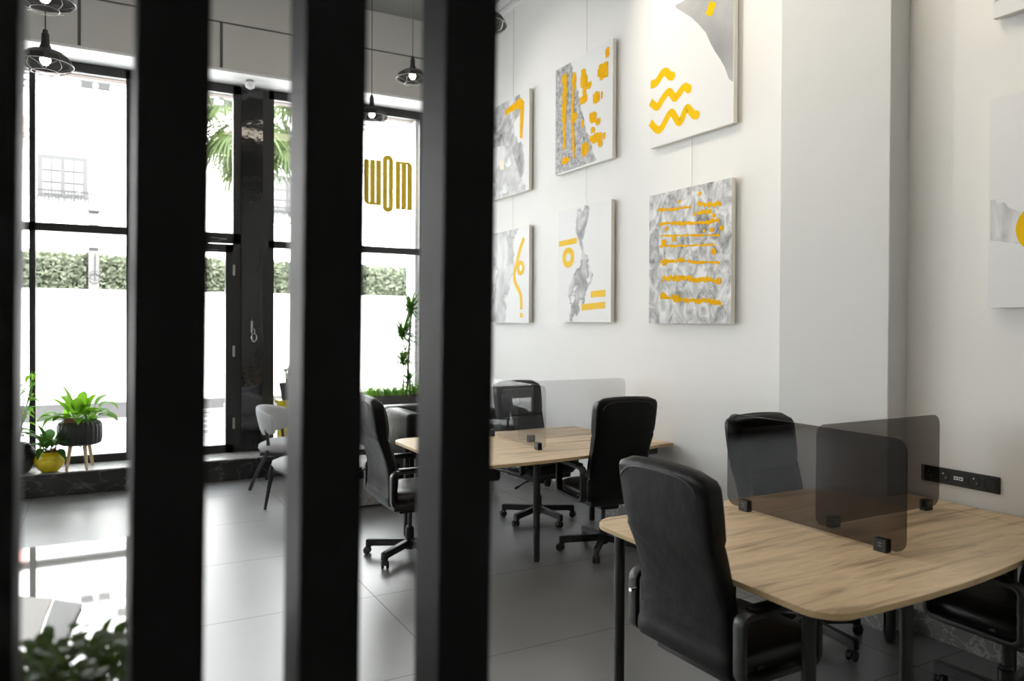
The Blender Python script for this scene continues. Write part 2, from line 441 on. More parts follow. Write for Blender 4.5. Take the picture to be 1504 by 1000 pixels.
# door_1 : transom light + leaf
f = MB()
frame_boxes(f, [(.285, .345, SILL, HEAD), (1.285, 1.365, SILL, HEAD), (.285, 1.365, HEAD-.085, HEAD+.02), (.285, 1.365, 2.545, 2.66)])
door = struct('door_1', f, 'frame', smooth=False)
MB().box(.34, 1.29, FY+.002, FY+.012, 2.65, HEAD-.08).build('transom_pane', 'glass', door, smooth=False)
lf = MB(); frame_boxes(lf, [(.35, .47, SILL+.01, 2.535), (1.205, 1.285, SILL+.01, 2.535), (.35, 1.285, SILL+.01, SILL+.10), (.35, 1.285, 2.445, 2.535)], FY-.045, FY+.02)
leaf = lf.build('door_leaf', 'frame', door, smooth=False)
MB().box(.46, 1.21, FY-.01, FY, SILL+.08, 2.46).build('glass_pane', 'glass', leaf, smooth=False)
cl = MB(); cl.box(.86, 1.12, FY-.10, FY-.045, 2.465, 2.515); cl.cyl((.92, FY-.08, 2.52), (1.20, FY-.16, 2.575), .008, n=8); cl.cyl((1.20, FY-.16, 2.575), (1.05, FY-.03, 2.60), .008, n=8)
cl.build('door_closer', 'plastic', leaf)
for z in (.55, 1.35, 2.25):
    MB().cyl((1.29, FY-.055, z-.06), (1.29, FY-.055, z+.06), .013, n=10).build('hinge', 'grey_metal', leaf)
# glossy black panel between door and window_3
struct('trim_9', MB().box(1.365, 1.60, FY-.06, FY+.03, SILL, HEAD).bevel(.004, 2), 'gloss_black', ang=12)
struct('trim_10', MB().box(1.60, 1.665, FY-.04, FY+.04, SILL, HEAD), 'frame', smooth=False)
# small dome lamp on the soffit above the door
t = empty('ceiling_light', 'small clear dome lamp fixed under the white window soffit', 'ceiling light', (1.42, 8.62, HEAD+.015))
MB().lathe([(.02, 0), (.045, -.004), (.045, -.02)], n=20).build('base', 'grey_metal', t)
MB().lathe([(.040, -.02), (.052, -.045), (.045, -.075), (.02, -.092), (.002, -.096)], n=20).build('dome', 'white', t)
# keys hanging on the glossy panel
t = empty('scissors_on_hook', 'small silver scissors hanging from a hook on glossy black panel', 'scissors', (1.49, FY-.066, 1.55))
MB().box(-.022, .0, 0, .004, .02, .14).bevel(.001, 1).build('blade', 'grey_metal', t)
rg = MB()
rg.tube([(.012+.028*math.cos(a), -.004, -.05+.045*math.sin(a)) for a in [2*PI*i/20 for i in range(20)]], .005, closed=True)
rg.tube([(.002+.018*math.cos(a), -.004, .02+.03*math.sin(a)) for a in [2*PI*i/20 for i in range(20)]], .004, closed=True)
rg.build('handle', 'chrome', t)
MB().cyl((-.012, .006, .16), (-.012, -.02, .165), .005, n=8).build('hook', 'chrome', t)

# golden sign on the pane of window_3
sg = MB(); y0, y1 = FY-.006, FY+.001
SX0, SX1, SZ0, SZ1 = 2.785, 3.395, 3.04, 3.70
def lx(u): return SX0 + (SX1-SX0)*u
def lz(v): return SZ0 + (SZ1-SZ0)*v
sign = empty('window_sign', 'gold vinyl WOM lettering on the upper pane of the right window', 'sign', (0,0,0))
def arc(cx, cz, rx, rz, a0, a1, n=10): return [(cx+rx*math.cos(a0+(a1-a0)*i/n), cz+rz*math.sin(a0+(a1-a0)*i/n)) for i in range(n+1)]
# letter w : three bars joined at the bottom, outer left corner round
def bars_poly(x0, bars, zt, zb, join, r, flip=False):
    pass
a = .078*(SX1-SX0)*1.0
def W(x0, bw, gp, zt, zb, jt, r):
    w1 = x0; xs = [(x0+i*(bw+gp), x0+i*(bw+gp)+bw) for i in range(3)]
    pts = [(xs[0][0], zt), (xs[0][0], zb+r)] + arc(xs[0][0]+r, zb+r, r, r, PI, 1.5*PI)[1:] + [(xs[2][1], zb), (xs[2][1], zt)]
    pts += [(xs[2][0], zt), (xs[2][0], zb+jt), (xs[1][1], zb+jt), (xs[1][1], zt), (xs[1][0], zt), (xs[1][0], zb+jt), (xs[0][1], zb+jt), (xs[0][1], zt)]
    return pts
pw = W(SX0, .066, .010, 3.655, 3.105, .034, .065)
for nm, pts in (('letter_w', pw),):
    MB().prism(pts, y0, y1, 'y').build(nm, 'gold', sign, smooth=False)
xo0 = SX0+.238; xo1 = xo0+.13
def ring_sign(mb, x0, x1, z0, z1, t):
    r = (x1-x0)/2; ri = r-t; cx = (x0+x1)/2; n = 16
    O = arc(cx, z1-r, r, r, 0, PI, n)+arc(cx, z0+r, r, r, PI, 2*PI, n)
    I = arc(cx, z1-r, ri, ri, 0, PI, n)+arc(cx, z0+r, ri, ri, PI, 2*PI, n)
    for i in range(len(O)):
        j = (i+1) % len(O)
        mb.prism([O[i], O[j], I[j], I[i]], y0, y1, 'y')
m_ = MB(); ring_sign(m_, xo0-.004, xo1+.004, SZ0-.01, SZ1+.03, .061); m_.build('letter_o', 'gold', sign, smooth=False)
xm = SX0+.40
pm = [(2*(xm+.109)-x, SZ0+.035+3.67-z) for x, z in W(xm, .066, .010, 3.67, 3.075, .034, .065)]
MB().prism(pm, y0, y1, 'y').build('letter_m', 'gold', sign, smooth=False)

# ------------------------------------------------------------------ outside
struct('ground_patio', MB().box(-14, 16, 9.0, 20, .05, .15), 'patio', smooth=False)
struct('ground_street', MB().box(-30, 40, 20, 30, 0, .1), 'ext_white', smooth=False)
bw_ = MB().box(-14, 16, 13.5, 13.7, .15, 2.17).build('boundary_wall', 'ext_white', smooth=False)
tag(bw_, 'long white rendered garden wall below the hedge outside', 'wall')
MB().box(-14, 16, 13.42, 13.5, .15, .40).build('dark_skirting', 'ext_band', bw_, smooth=False)
# hedge
hg = empty('clipped_hedge', 'long clipped green hedge above the white garden wall', 'hedge', (0, 14.35, .15))
MB().box(-13, 15, -.28, .28, 0, 2.50).build('branches', 'hedge_core', hg, smooth=False)
hm = MB(); rnd = random.Random(3)
for i in range(20000):
    x = rnd.uniform(-4, 9.5); z = rnd.uniform(1.7, 2.62) ; y = -.30 - rnd.random()*.08 - (.02 if z < 2.55 else 0)
    if rnd.random() < .12: z = 2.50+rnd.random()*.10; y = rnd.uniform(-.3, .2)
    s_ = rnd.uniform(.03, .055); th = rnd.uniform(0, PI*2); ph = rnd.uniform(-.7, .7)
    u = Vector((math.cos(th), math.sin(ph)*.6, math.sin(th))).normalized(); v = u.orthogonal().normalized()
    v = Vector((-math.sin(th), math.sin(ph*2), math.cos(th))).normalized()
    p = Vector((x, y, z))
    hm.quad(p-u*s_, p-v*s_*.5, p+u*s_, p+v*s_*.5)
hm.build('leaves', 'hedge', hg, smooth=False, recalc=False)
# utility pole with meter
t = empty('utility_pole', 'pale concrete utility pole with meter box in front of hedge', 'pole', (-.11, 13.85, .15))
MB().box(-.075, .075, -.06, .06, 0, 3.55).build('post', 'concrete', t, smooth=False)
MB().box(-.10, .07, -.10, -.06, 2.70, 2.86).build('box', 'white', t, smooth=False)
MB().box(-.12, .10, -.09, .09, 3.28, 3.38).build('cap', 'concrete', t, smooth=False)
r_ = MB(); r_.tube([(.02+.075*math.cos(a), -.10, 2.25+.075*math.sin(a)) for a in [2*PI*i/24 for i in range(24)]], .008, closed=True)
r_.cyl((.02, -.10, 2.18), (.02, -.10, 2.60), .008, n=6); r_.build('ring', 'ext_band', t)
# building across the street
bd = empty('white_building', 'white building across the street with a balconied french window', 'building', (0, 30, 0))
MB().box(-18, 26, 0, 6, 0, 15).build('wall', 'ext_white', bd, smooth=False)
def ext_window(x0, x1, z0, z1, nm='window'):
    wf = MB(); wf.box(x0-.10, x1+.10, -.10, -.0, z0-.10, z1+.10)
    w = wf.build(nm, 'ext_line', bd, smooth=False)
    p = MB(); hw = (x1-x0)/2
    for k in range(2):
        for i in range(2):
            for j in range(3):
                a0 = x0+k*hw+.05+i*(hw-.08)/2; c0 = z0+.03+j*(z1-z0-.05)/3
                p.box(a0, a0+(hw-.16)/2, -.125, -.10, c0, c0+(z1-z0-.05)/3-.05)
    p.build('pane', 'ext_pane', w, smooth=False)
    return w
ext_window(-1.80, -.50, 5.95, 7.20)
ext_window(5.6, 7.0, 5.95, 7.20); ext_window(-7.5, -6.2, 5.95, 7.2); ext_window(11.6, 13.0, 5.95, 7.20)
for bx in (-1.95, 5.45, -7.65, 11.45):
    bl = MB(); bl.box(bx, bx+1.75, -.56, -.51, 6.00, 6.05); bl.box(bx, bx+1.75, -.56, -.51, 5.42, 5.47)
    for i in range(19):
        bl.box(bx+i*.095, bx+.026+i*.095, -.545, -.525, 5.42, 6.04)
    for i in range(8):
        cx = bx+.14+i*.21
        bl.tube([(cx+.07*math.cos(a), -.535, 5.74+.14*math.sin(a)) for a in [2*PI*k/14 for k in range(14)]], .02, n=5, closed=True)
    bb = bl.build('balcony_railing', 'ext_grey', bd, smooth=False)
MB().box(-14, 20, -.06, 0, 9.92, 9.98).box(-14, 20, -.06, 0, 9.70, 9.745).box(-14, 20, -.04, 0, 9.50, 9.53).build('cornice', 'ext_line', bd, smooth=False)
MB().box(-14, 20, -.04, 0, 8.05, 8.075).box(-14, 20, -.04, 0, 7.80, 7.815).build('cornice', 'ext_line', bd, smooth=False)
for x in (-.62, -.10, 3.3, 4.0, 7.5): MB().box(x, x+.36, -.08, 0, 9.72, 9.93).build('vent', 'ext_grey', bd, smooth=False)
MB().box(.48, .88, -.10, 0, 10.35, 10.62).build('vent', 'ext_line', bd, smooth=False)
MB().box(-2.55, -2.2, -.35, -.02, 7.9, 8.45).build('pink_panel', 'pink', bd, smooth=False)
# palm
def frond(mb, base, az, L, el, seed):
    r = random.Random(seed)
    d = Vector((math.cos(az)*math.cos(el), math.sin(az)*math.cos(el), math.sin(el)))
    p = Vector(base); pts = [p.copy()]; n = 7
    for i in range(n):
        p = p + d*(L/n); d = (d+Vector((0,0,-.13))).normalized(); pts.append(p.copy())
    mb.tube(pts, .014, n=5)
    hub = pts[-1]; side = d.cross(Vector((0,0,1))).normalized(); nn = side.cross(d).normalized()
    for k in range(34):
        a = -PI*.80 + 2*PI*.80*k/33
        q = (d*math.cos(a) + side*math.sin(a) + nn*.15*math.cos(2*a)).normalized()
        mb.leaf(hub, q, r.uniform(.75, 1.0), .055, bend=r.uniform(.6, 1.5), seg=5, fold=.25, power=.7)
pl = empty('fan_palm', 'tall fan palm with drooping green fronds outside the door', 'palm tree', (2.75, 16.8, .1))
MB().cyl((0,0,0), (.0,0,5.9), .20, .16, 14).build('trunk', 'concrete', pl)
pf = MB(); rr = random.Random(11)
for k in range(22):
    frond(pf, (0,0,5.85), 2*PI*k/22+rr.uniform(-.15,.15), rr.uniform(.75, 1.25), rr.uniform(-.75, .9), k)
pf.build('fronds', 'palm', pl, recalc=False)
# pale bench seen beyond the door
t = empty('garden_crate', 'small pale slatted crate on the patio beyond the door glass', 'crate', (1.35, 11.1, .15))
for i in range(5):
    MB().box(-.18, .18, -.17, -.15, .02+i*.07, .07+i*.07).build('slat', 'white', t, smooth=False)
    MB().box(-.20, -.18, -.15, .15, .02+i*.07, .07+i*.07).build('slat', 'white', t, smooth=False)
for sx in (-.18, .16):
    for sy in (-.15, .13): MB().box(sx, sx+.02, sy, sy+.02, 0, .38).build('post', 'white', t, smooth=False)

# ------------------------------------------------------------------ office chair
def sring(hw, ht, cx, cy, z, e=4.5, n=36, tilt=0., arch=0.):
    pts = []
    for i in range(n):
        a = 2*PI*i/n; ca, sa = math.cos(a), math.sin(a)
        x = hw*math.copysign(abs(ca)**(2/e), ca); y = ht*math.copysign(abs(sa)**(2/e), sa)
        pts.append((cx+x, cy+y, z + tilt*y - arch*(x/.22)**2))
    return pts
def back_prof(t):
    """t 0..1 -> centre y, half thickness, half width, z"""
    z = .43 + .74*t
    yc = -.225 + .035*math.sin(PI*min(1, t/.62))*(t < .62) - .10*t**1.2
    ht = .038 + .014*math.sin(PI*.5*max(0, min(1, (t-.30)/.55)))**2
    hw = .258 - .028*math.sin(PI*.5*min(1, t/.5)) + .012*max(0, math.sin(PI*.5*min(1, max(0, (t-.5)/.35))))
    return yc, ht, hw, z
def make_chair(label, x, y, rz, group='black office chairs around the desks'):
    t = empty('office_chair', label, 'chair', (x, y, 0), rz, group)
    # backrest
    rings = []; N = 34; R = .062
    ts = [i/N for i in range(N+1)]
    for tt in ts:
        yc, ht, hw, z = back_prof(tt)
        for gz, g in ((.655, .985), (.12, .99)):
            if abs(tt-gz) < .5/N: ht *= .88; hw *= g
        dz = 1.17 - z
        ins = R - math.sqrt(max(0, R*R-(R-dz)**2)) if dz < R else 0
        hh = ht*(1-(max(0, (R*.55-dz))/(R*.55))**2*.75) if dz < R*.55 else ht
        if z < .46: hh *= .55+.45*(z-.43)/.03; ins = .012*(1-(z-.43)/.03)
        rings.append(sring(hw-ins, hh, 0, yc, z, 7 if dz > .02 else 5, 52, tilt=-.15, arch=.012*tt**3))
    back = MB().loft(rings).build('backrest', 'leather', t, ang=60)
    # stitched piping over the crest
    pts = []
    for k in range(25):
        u = -1+2*k/24; xx = .208*u; pts.append((xx, -.372, 1.139 - .012*(xx/.22)**2 - .045*abs(u)**7))
    MB().tube(pts, .0028, n=6).build('stitching', 'thread', back)
    # front cushions: head pad and back pad
    for z0, z1, nm in ((.50, .86, 'back_pad'), (.88, 1.10, 'head_pad')):
        rr_ = []
        for i in range(11):
            s_ = i/10; z = z0+(z1-z0)*s_; tt = (z-.43)/.74; yc, ht, hw, _ = back_prof(tt)
            bul = math.sin(PI*(.06+.88*s_))**.5
            rr_.append(sring((hw-.035)*(.86+.14*bul), .012+.016*bul, 0, yc+ht-.002, z, 4, 28))
        MB().loft(rr_).build(nm, 'leather_light', back, ang=60)
    # seat
    st = []
    for hwz, hy, z in ((.205,.19,.415),(.24,.225,.420),(.255,.245,.445),(.258,.25,.475),(.25,.24,.497),(.22,.21,.512),(.13,.12,.517)):
        st.append(sring(hwz, hy, 0, .02, z, 5, 40))
    MB().loft(st).build('seat', 'leather_light', t, ang=60)
    MB().box(-.20, .20, -.19, .20, .375, .42).bevel(.012, 3).build('seat_pan', 'plastic', t)
    # armrests : closed rounded loops
    for s_ in (-1, 1):
        loop = [(s_*.285, p[0], p[1]) for p in rrect(-.235, .16, .435, .665, .035, 5)]
        prof = [(a, b) for a, b in rrect(-.024, .024, -.012, .012, .005, 2)]
        a_ = MB().sweep(loop, prof, True, up=(1, 0, 0)) if False else MB()
        # section: wide across x, thin in the loop plane
        P = loop; n = len(P); rings_ = []
        cen = Vector((s_*.285, -.04, .55))
        for i in range(n):
            tv = (Vector(P[(i+1) % n])-Vector(P[i-1])).normalized(); nrm = tv.cross(Vector((1,0,0))).normalized()
            rings_.append([Vector(P[i]) + Vector((1,0,0))*a0 + nrm*b0 for a0, b0 in prof])
        a_.loft(rings_, closed=True)
        ao = a_.build('armrest', 'plastic', t)
        MB().prism(rrect(-.028, .028, -.19, .13, .02, 4), .672, .690).bevel(.004, 2).xf(Matrix.Translation((s_*.285, 0, 0))).build('arm_pad', 'leather', ao)
        MB().cyl((s_*.262, -.10, .44), (s_*.16, -.10, .40), .018, n=10).build('bracket', 'plastic', ao)
        if s_ < 0: MB().cyl((s_*.262, -.245, .60), (s_*.262, -.275, .60), .009, n=12).build('bolt', 'chrome', ao)
    # mechanism, lever
    MB().box(-.075, .075, -.11, .10, .325, .376).bevel(.012, 2).build('tilt_mechanism', 'plastic', t)
    lv = MB().tube(smooth_path([(.07, .03, .35), (.15, .035, .345), (.20, .04, .33), (.245, .045, .315)]), .006, n=8)
    lv.cyl((.24, .045, .317), (.275, .047, .306), .011, .009, 10); lv.build('lever', 'plastic', t)
    MB().lathe([(.026, 0), (.03, .02), (.03, .06), (.02, .065)], (0, .13, .31), 16).build('tension_knob', 'plastic', t)
    # column
    MB().lathe([(.030, .06), (.032, .075), (.032, .20), (.026, .205), (.026, .215), (.016, .216), (.016, .34)], n=20).build('gas_lift', 'black_metal', t)
    # five star base
    sb = MB(); sb.lathe([(.036, .055), (.042, .065), (.042, .125), (.036, .13)], n=20)
    for k in range(5):
        a = 2*PI*k/5 + .3
        m4 = Matrix.Rotation(a, 4, 'Z')
        q = MB()
        prof = [(.02, .075), (.02, .125), (.315, .108), (.325, .102), (.325, .052), (.285, .052), (.285, .062)]
        q.prism(prof, -.018, .018, 'y').bevel(.003, 1).xf(m4)
        me_ = bpy.data.meshes.new('tmp'); q.bm.to_mesh(me_); q.bm.free(); sb.bm.from_mesh(me_); bpy.data.meshes.remove(me_)
    sb.build('star_base', 'black_metal', t)
    for k in range(5):
        a = 2*PI*k/5 + .3; cx, cy = .305*math.cos(a), .305*math.sin(a)
        sw = a + 1.1 + k*.7
        cs = MB(); cs.cyl((0,0,.045), (0,0,.062), .012, n=10)
        hood = [(-.028*math.cos(u), .026+.031*math.sin(u)) for u in [PI*i/10 for i in range(11)]]
        cs.prism([(x_-.012, z_) for x_, z_ in hood], -.007, .007, 'y')
        cs.xf(Matrix.Translation((cx, cy, 0)) @ Matrix.Rotation(sw, 4, 'Z'))
        co = cs.build('caster', 'plastic', t)
        for s_ in (-1, 1):
            wh = MB().lathe([(.006, 0), (.024, 0), (.0262, .004), (.0262, .012), (.022, .017), (.006, .018)], (-.012, -.008-.018 if s_ < 0 else .008, .0264), 20, ax='y')
            wh.xf(Matrix.Translation((cx, cy, 0)) @ Matrix.Rotation(sw, 4, 'Z')).build('wheel', 'rubber', co)
    return t
chair = make_chair('large black leather office chair nearest the camera, its back turned, at the near desk', 2.165, 2.20, -PI/2 + .03)
def put_chair(label, x, y, rz):
    c = copy_tree(chair); c['label'] = label; c.location = (x, y, 0); c.rotation_euler = (0, 0, rz); return c
put_chair('black office chair behind the smoked panels, between near desk and pilaster', 3.31, 2.80, PI)
put_chair('black office chair cut off by the right photo edge, tucked under the near desk', 3.42, 1.83, -.05)
put_chair('black office chair with its back turned at the near side of the far desk', 3.26, 4.58, -.12)
put_chair('black office chair facing us behind the clear dividers of the far desk', 3.28, 5.56, PI+.12)
put_chair('black office chair seen side-on between two black slats, left of the far desk', 1.95, 5.12, -PI/2)

# ------------------------------------------------------------------ desks
def desk_edge(x): return 1.60 + .10*max(0, (x-2.45))**2 + .06*max(0, 2.45-x)**2
def desk_outline(xa, xb, x_wall=3.91, y1=2.955):
    """left part or right part of the top, seam at 2.81"""
    pts = []
    if xa < 2.1:
        r = .13
        ex = xa + .12
        pts += [(xa + .12 - .12*math.cos(a), desk_edge(ex)+.12 - .12*math.sin(a)) for a in [PI/2*i/8 for i in range(9)]]
        n = 14; pts += [(ex+(xb-ex)*i/n, desk_edge(ex+(xb-ex)*i/n)) for i in range(1, n+1)]
        pts += [(xb, y1)]
        pts += [(xa+r - r*math.sin(a), y1-r + r*math.cos(a)) for a in [PI/2*i/8 for i in range(9)]]
    else:
        n = 14; pts += [(xa+(xb-xa)*i/n, desk_edge(xa+(xb-xa)*i/n)) for i in range(n+1)]
        pts += [(xb, y1), (xa, y1)]
    return pts
def make_desk(label):
    t = empty('shared_desk', label, 'desk', (0,0,0), 0, 'oak topped shared desks')
    for (xa, xb) in ((2.02, 2.8085), (2.8105, 3.76)):
        o = MB().prism(desk_outline(xa, xb), .727, .75).bevel(.002, 1).build('desktop', 'oak', t, smooth=False)
        o.data.materials.append(M['oak_edge'])
        for p in o.data.polygons:
            if abs(p.normal.z) < .5: p.material_index = 1
    # infill that runs to the wall in front of the pilaster
    o = MB().box(3.762, 3.91, desk_edge(3.8), 2.60, .727, .75).build('desktop', 'oak', t, smooth=False)
    for (x, y) in ((2.11, 2.83), (2.13, 1.78), (2.69, 1.80), (2.80, 2.82), (3.68, 1.95), (3.68, 2.55)):
        MB().cyl((x, y, .012), (x, y, .70), .0245, n=24).cyl((x, y, 0), (x, y, .012), .021, n=24).build('leg', 'black_metal', t)
    fr = MB()
    for (x0, x1, y0, y1) in ((2.10, 3.70, 2.80, 2.84), (2.18, 3.70, 1.93, 1.97), (2.10, 2.14, 1.95, 2.82), (2.79, 2.83, 1.95, 2.82), (3.66, 3.70, 1.95, 2.82)):
        fr.box(x0, x1, y0, y1, .695, .726)
    fr.build('frame', 'black_metal', t, smooth=False)
    return t
desk = make_desk('near oak topped desk with smoked dividers in the right foreground')
desk2 = copy_tree(desk); desk2.location = (0, 2.78, 0)
desk2['label'] = 'far oak topped desk with pale dividers, along the picture wall'
MB().box(3.40, 3.88, 1.93, 2.5, .645, .725).bevel(.004, 1).build('drawer_box', 'planter', desk2, ang=12)

def panel(label, axis, a0, a1, c, mat='divider_glass', z0=.765, z1=1.225, dy=0, clamps=(), group='smoked desk dividers'):
    """axis 'y': panel in the plane X=c running along Y; 'x': plane Y=c"""
    t = empty('desk_divider', label, 'desk divider', (0, dy, 0), 0, group)
    th = .004
    pts = rrect(a0, a1, z0, z1, .05, 8)
    o = MB().prism(pts, c-th, c+th, 'x' if axis == 'y' else 'y').build('acrylic_sheet', mat, t, smooth=False)
    for q in clamps:
        k = MB(); h = .029
        if axis == 'y': k.box(c-.018, c+.018, q-h, q+h, .7505, .7505+.054)
        else: k.box(q-h, q+h, c-.018, c+.018, .7505, .7505+.054)
        cl_ = k.bevel(.003, 2).build('clamp', 'plastic', t, ang=12)
        e_ = MB()
        for dz in (.024, .036):
            if axis == 'y': e_.box(c-.0192, c-.0178, q-.009, q+.009, .7505+dz, .7505+dz+.0022)
            else: e_.box(q-.009, q+.009, c-.0192, c-.0178, .7505+dz, .7505+dz+.0022)
        e_.build('engraving', 'grey_metal', cl_, smooth=False)
    return t
panel('long smoked divider lengthwise on the near desk, nearest the camera', 'y', 1.885, 2.86, 2.812, clamps=(1.99, 2.74))
panel('smoked divider crosswise on the near desk, reaching toward the wall', 'x', 2.835, 3.74, 2.335, clamps=(2.95, 3.64))
panel('pale clear divider lengthwise on the far desk, beside the black slat', 'y', 1.885, 2.86, 2.812, 'divider_light', dy=2.78, clamps=(1.99, 2.74), group='pale desk dividers')
panel('pale clear divider crosswise on the far desk, against the white wall', 'x', 2.835, 3.86, 2.335, 'divider_light', dy=2.78, clamps=(2.95, 3.64), group='pale desk dividers')

# ------------------------------------------------------------------ socket strip
t = empty('socket_strip', 'long black five-gang socket strip on the wall behind the near desk', 'socket strip', (WX, 2.34, .88))
MB().box(-.012, 0, -.205, .205, -.042, .042).bevel(.003, 2).build('face_plate', 'plastic', t, ang=12)
for k, yy in enumerate((-.16, -.08, .08, .16)):
    ri = MB().lathe([(.032, -.0145), (.032, -.0115), (.029, -.0115), (.029, -.0145)], (0, yy, 0), 28, cap=False, ax='x')
    so = ri.build('socket', 'gloss_black', t)
    MB().cyl((-.0118, yy, .014), (-.016, yy, .014), .0035, n=10).cyl((-.0118, yy-.013, -.008), (-.0135, yy-.013, -.008), .0025, n=8).build('earth_pin', 'chrome', so)
for yy in (-.013, .013):
    us = MB().box(-.0145, -.0115, yy-.0105, yy+.0105, -.009, .009).build('usb_port', 'white', t, smooth=False)
    MB().box(-.0155, -.0144, yy-.006, yy+.006, -.003, .003).build('slot', 'plastic', us, smooth=False)

# ------------------------------------------------------------------ paintings on the right wall
PX = 3.878
def ribbon(mb, pts, w, x=PX-.0015, n=6, rough=0., seed=1, cap=True, th=.0012):
    """flat painted stroke in the plane x, pts (y,z)"""
    r = random.Random(seed)
    P = [Vector((0, p[0], p[1])) for p in pts]; P = smooth_path(P, n) if n > 1 else P
    P = [Vector((x, p.y, p.z)) for p in P]
    L, Rr = [], []
    for i, p in enumerate(P):
        t = (P[min(i+1, len(P)-1)]-P[max(i-1, 0)]).normalized(); nn = Vector((0, -t.z, t.y))
        a = w/2*(1+rough*r.uniform(-1, 1)); b_ = w/2*(1+rough*r.uniform(-1, 1))
        L.append(p+nn*a); Rr.append(p-nn*b_)
    if cap:
        d0 = (P[0]-P[1]).normalized(); d1 = (P[-1]-P[-2]).normalized()
        def ends(p, d, sgn):
            nn = Vector((0, -d.z, d.y)); return [p + d*(w/2*math.sin(a)) + nn*(w/2*math.cos(a)) for a in [PI*k/8 for k in range(1, 8)]]
        poly = L + [p for p in ends(P[-1], d1, 1)] + list(reversed(Rr)) + ends(P[0], d0, 1)
    else: poly = L + list(reversed(Rr))
    # triangulated strip (robust) plus caps
    for i in range(len(P)-1):
        mb.quad(L[i], L[i+1], Rr[i+1], Rr[i])
    if cap:
        for p, d in ((P[0], (P[0]-P[1]).normalized()), (P[-1], (P[-1]-P[-2]).normalized())):
            vs = [mb.bm.verts.new(p + Vector((0, math.cos(a), math.sin(a)))*w/2) for a in [2*PI*k/18 for k in range(18)]]
            for v in vs: v.co.x = x + .0001
            mb.bm.faces.new(vs)
def flat_poly(mb, pts, x=PX-.0010):
    q = [Vector((p[0], p[1], 0)) for p in pts]
    vs = [mb.bm.verts.new((x, p[0], p[1])) for p in pts]
    for a, b, c in tessellate_polygon([q]):
        if ((q[b]-q[a]).cross(q[c]-q[a])).z > 0: b, c = c, b
        try: mb.bm.faces.new((vs[a], vs[b], vs[c]))
        except ValueError: pass
def blob(mb, y0, y1, z0, z1, seed, x=PX-.0015):
    """ragged dry-brush patch"""
    r = random.Random(seed); n = 9; lo, hi = min(y0, y1), max(y0, y1)
    prev = None
    for k in range(n):
        a = lo+(hi-lo)*k/n; b_ = lo+(hi-lo)*(k+1)/n
        s_ = math.sin(PI*(k+.5)/n)
        top = z1-(z1-z0)*r.uniform(0, .30)*(1.2-s_); bot = z0+(z1-z0)*r.uniform(0, .38)*(1.2-s_)
        mb.quad((x, a, bot), (x, b_, bot), (x, b_, top), (x, a, top))
def rough_edge(pts, amp, seed, n=8):
    r = random.Random(seed); P = smooth_path([(0, a, b) for a, b in pts], n)
    return [(p.y+r.uniform(-amp, amp), p.z+r.uniform(-amp, amp)) for p in P]
class Marks:
    """every stroke becomes a part of its own"""
    def __init__(s): s.parts = []
    def new(s): m = MB(); s.parts.append(m); return m
    def build(s, name, mat, parent, **k):
        for m in s.parts: m.build(name, mat, parent, **k)
def painting(label, ya, yb, z0, z1, face='canvas', wire=None):
    t = empty('canvas_painting', label, 'painting', (0, 0, 0), 0, 'yellow and grey canvases on the right wall')
    # side body
    MB().box(PX+.001, 3.915, yb, ya, z0, z1).build('stretcher', 'canvas_side', t, smooth=False)
    fc = MB().box(PX, PX+.001, yb, ya, z0, z1).build('picture_face', face, t, smooth=False)
    fc.location = (0, 0, 0)
    # thin off-wall batten
    MB().box(3.914, WX+.001, yb+.08, ya-.08, z0+.06, z1-.06).build('batten', 'canvas_side', t, smooth=False)
    if wire:
        yw, w0, w1 = wire
        MB().cyl((3.918, yw, w0), (3.918, yw, w1), .0018, n=6).build('hanging_wire', 'wire', t)
    return t, fc
# three waves
t, fc = painting('canvas with three yellow waves and a small yellow block, upper row', 4.83, 3.915, 3.085, 4.13, 'canvas', (4.38, 4.13, 5.11))
g_ = MB(); flat_poly(g_, [(4.533,4.127),(4.52,4.10),(4.36,3.977),(4.28,3.90),(4.197,3.807),(4.14,3.70),(4.098,3.636),(4.05,3.57),(4.003,3.498),(3.96,3.40),(3.92,3.37),(3.918,4.127)]); g_.build('grey_wash', 'relief_cloud', fc, smooth=False, recalc=False)
s_ = Marks()
ribbon(s_.new(), [(4.826,3.598),(4.75,3.599),(4.68,3.647),(4.634,3.644),(4.589,3.601),(4.56,3.592)], .066, cap=False); 
ribbon(s_.new(), [(4.826,3.458),(4.743,3.399),(4.692,3.432),(4.634,3.474),(4.589,3.476),(4.533,3.417),(4.489,3.435),(4.424,3.471),(4.376,3.444)], .060, cap=False)
ribbon(s_.new(), [(4.826,3.296),(4.738,3.216),(4.68,3.226),(4.6,3.304),(4.555,3.305),(4.5,3.233),(4.463,3.22),(4.413,3.288),(4.381,3.3),(4.319,3.236),(4.29,3.228)], .060, cap=False)
for i_, c_ in enumerate(((4.56,3.592),(4.376,3.444),(4.29,3.228))):
    m_ = s_.parts[i_]; vs = [m_.bm.verts.new((PX-.0016, c_[0]+.034*math.cos(a), c_[1]+.034*math.sin(a))) for a in [2*PI*k/20 for k in range(20)]]; m_.bm.faces.new(vs)
flat_poly(s_.new(), [(4.157,4.013),(4.145,4.019),(4.094,3.979),(4.10,3.96),(4.133,3.905),(4.145,3.903),(4.2,3.94)], PX-.0016)
s_.build('painted_mark', 'bright_yellow', fc, smooth=False, recalc=False)
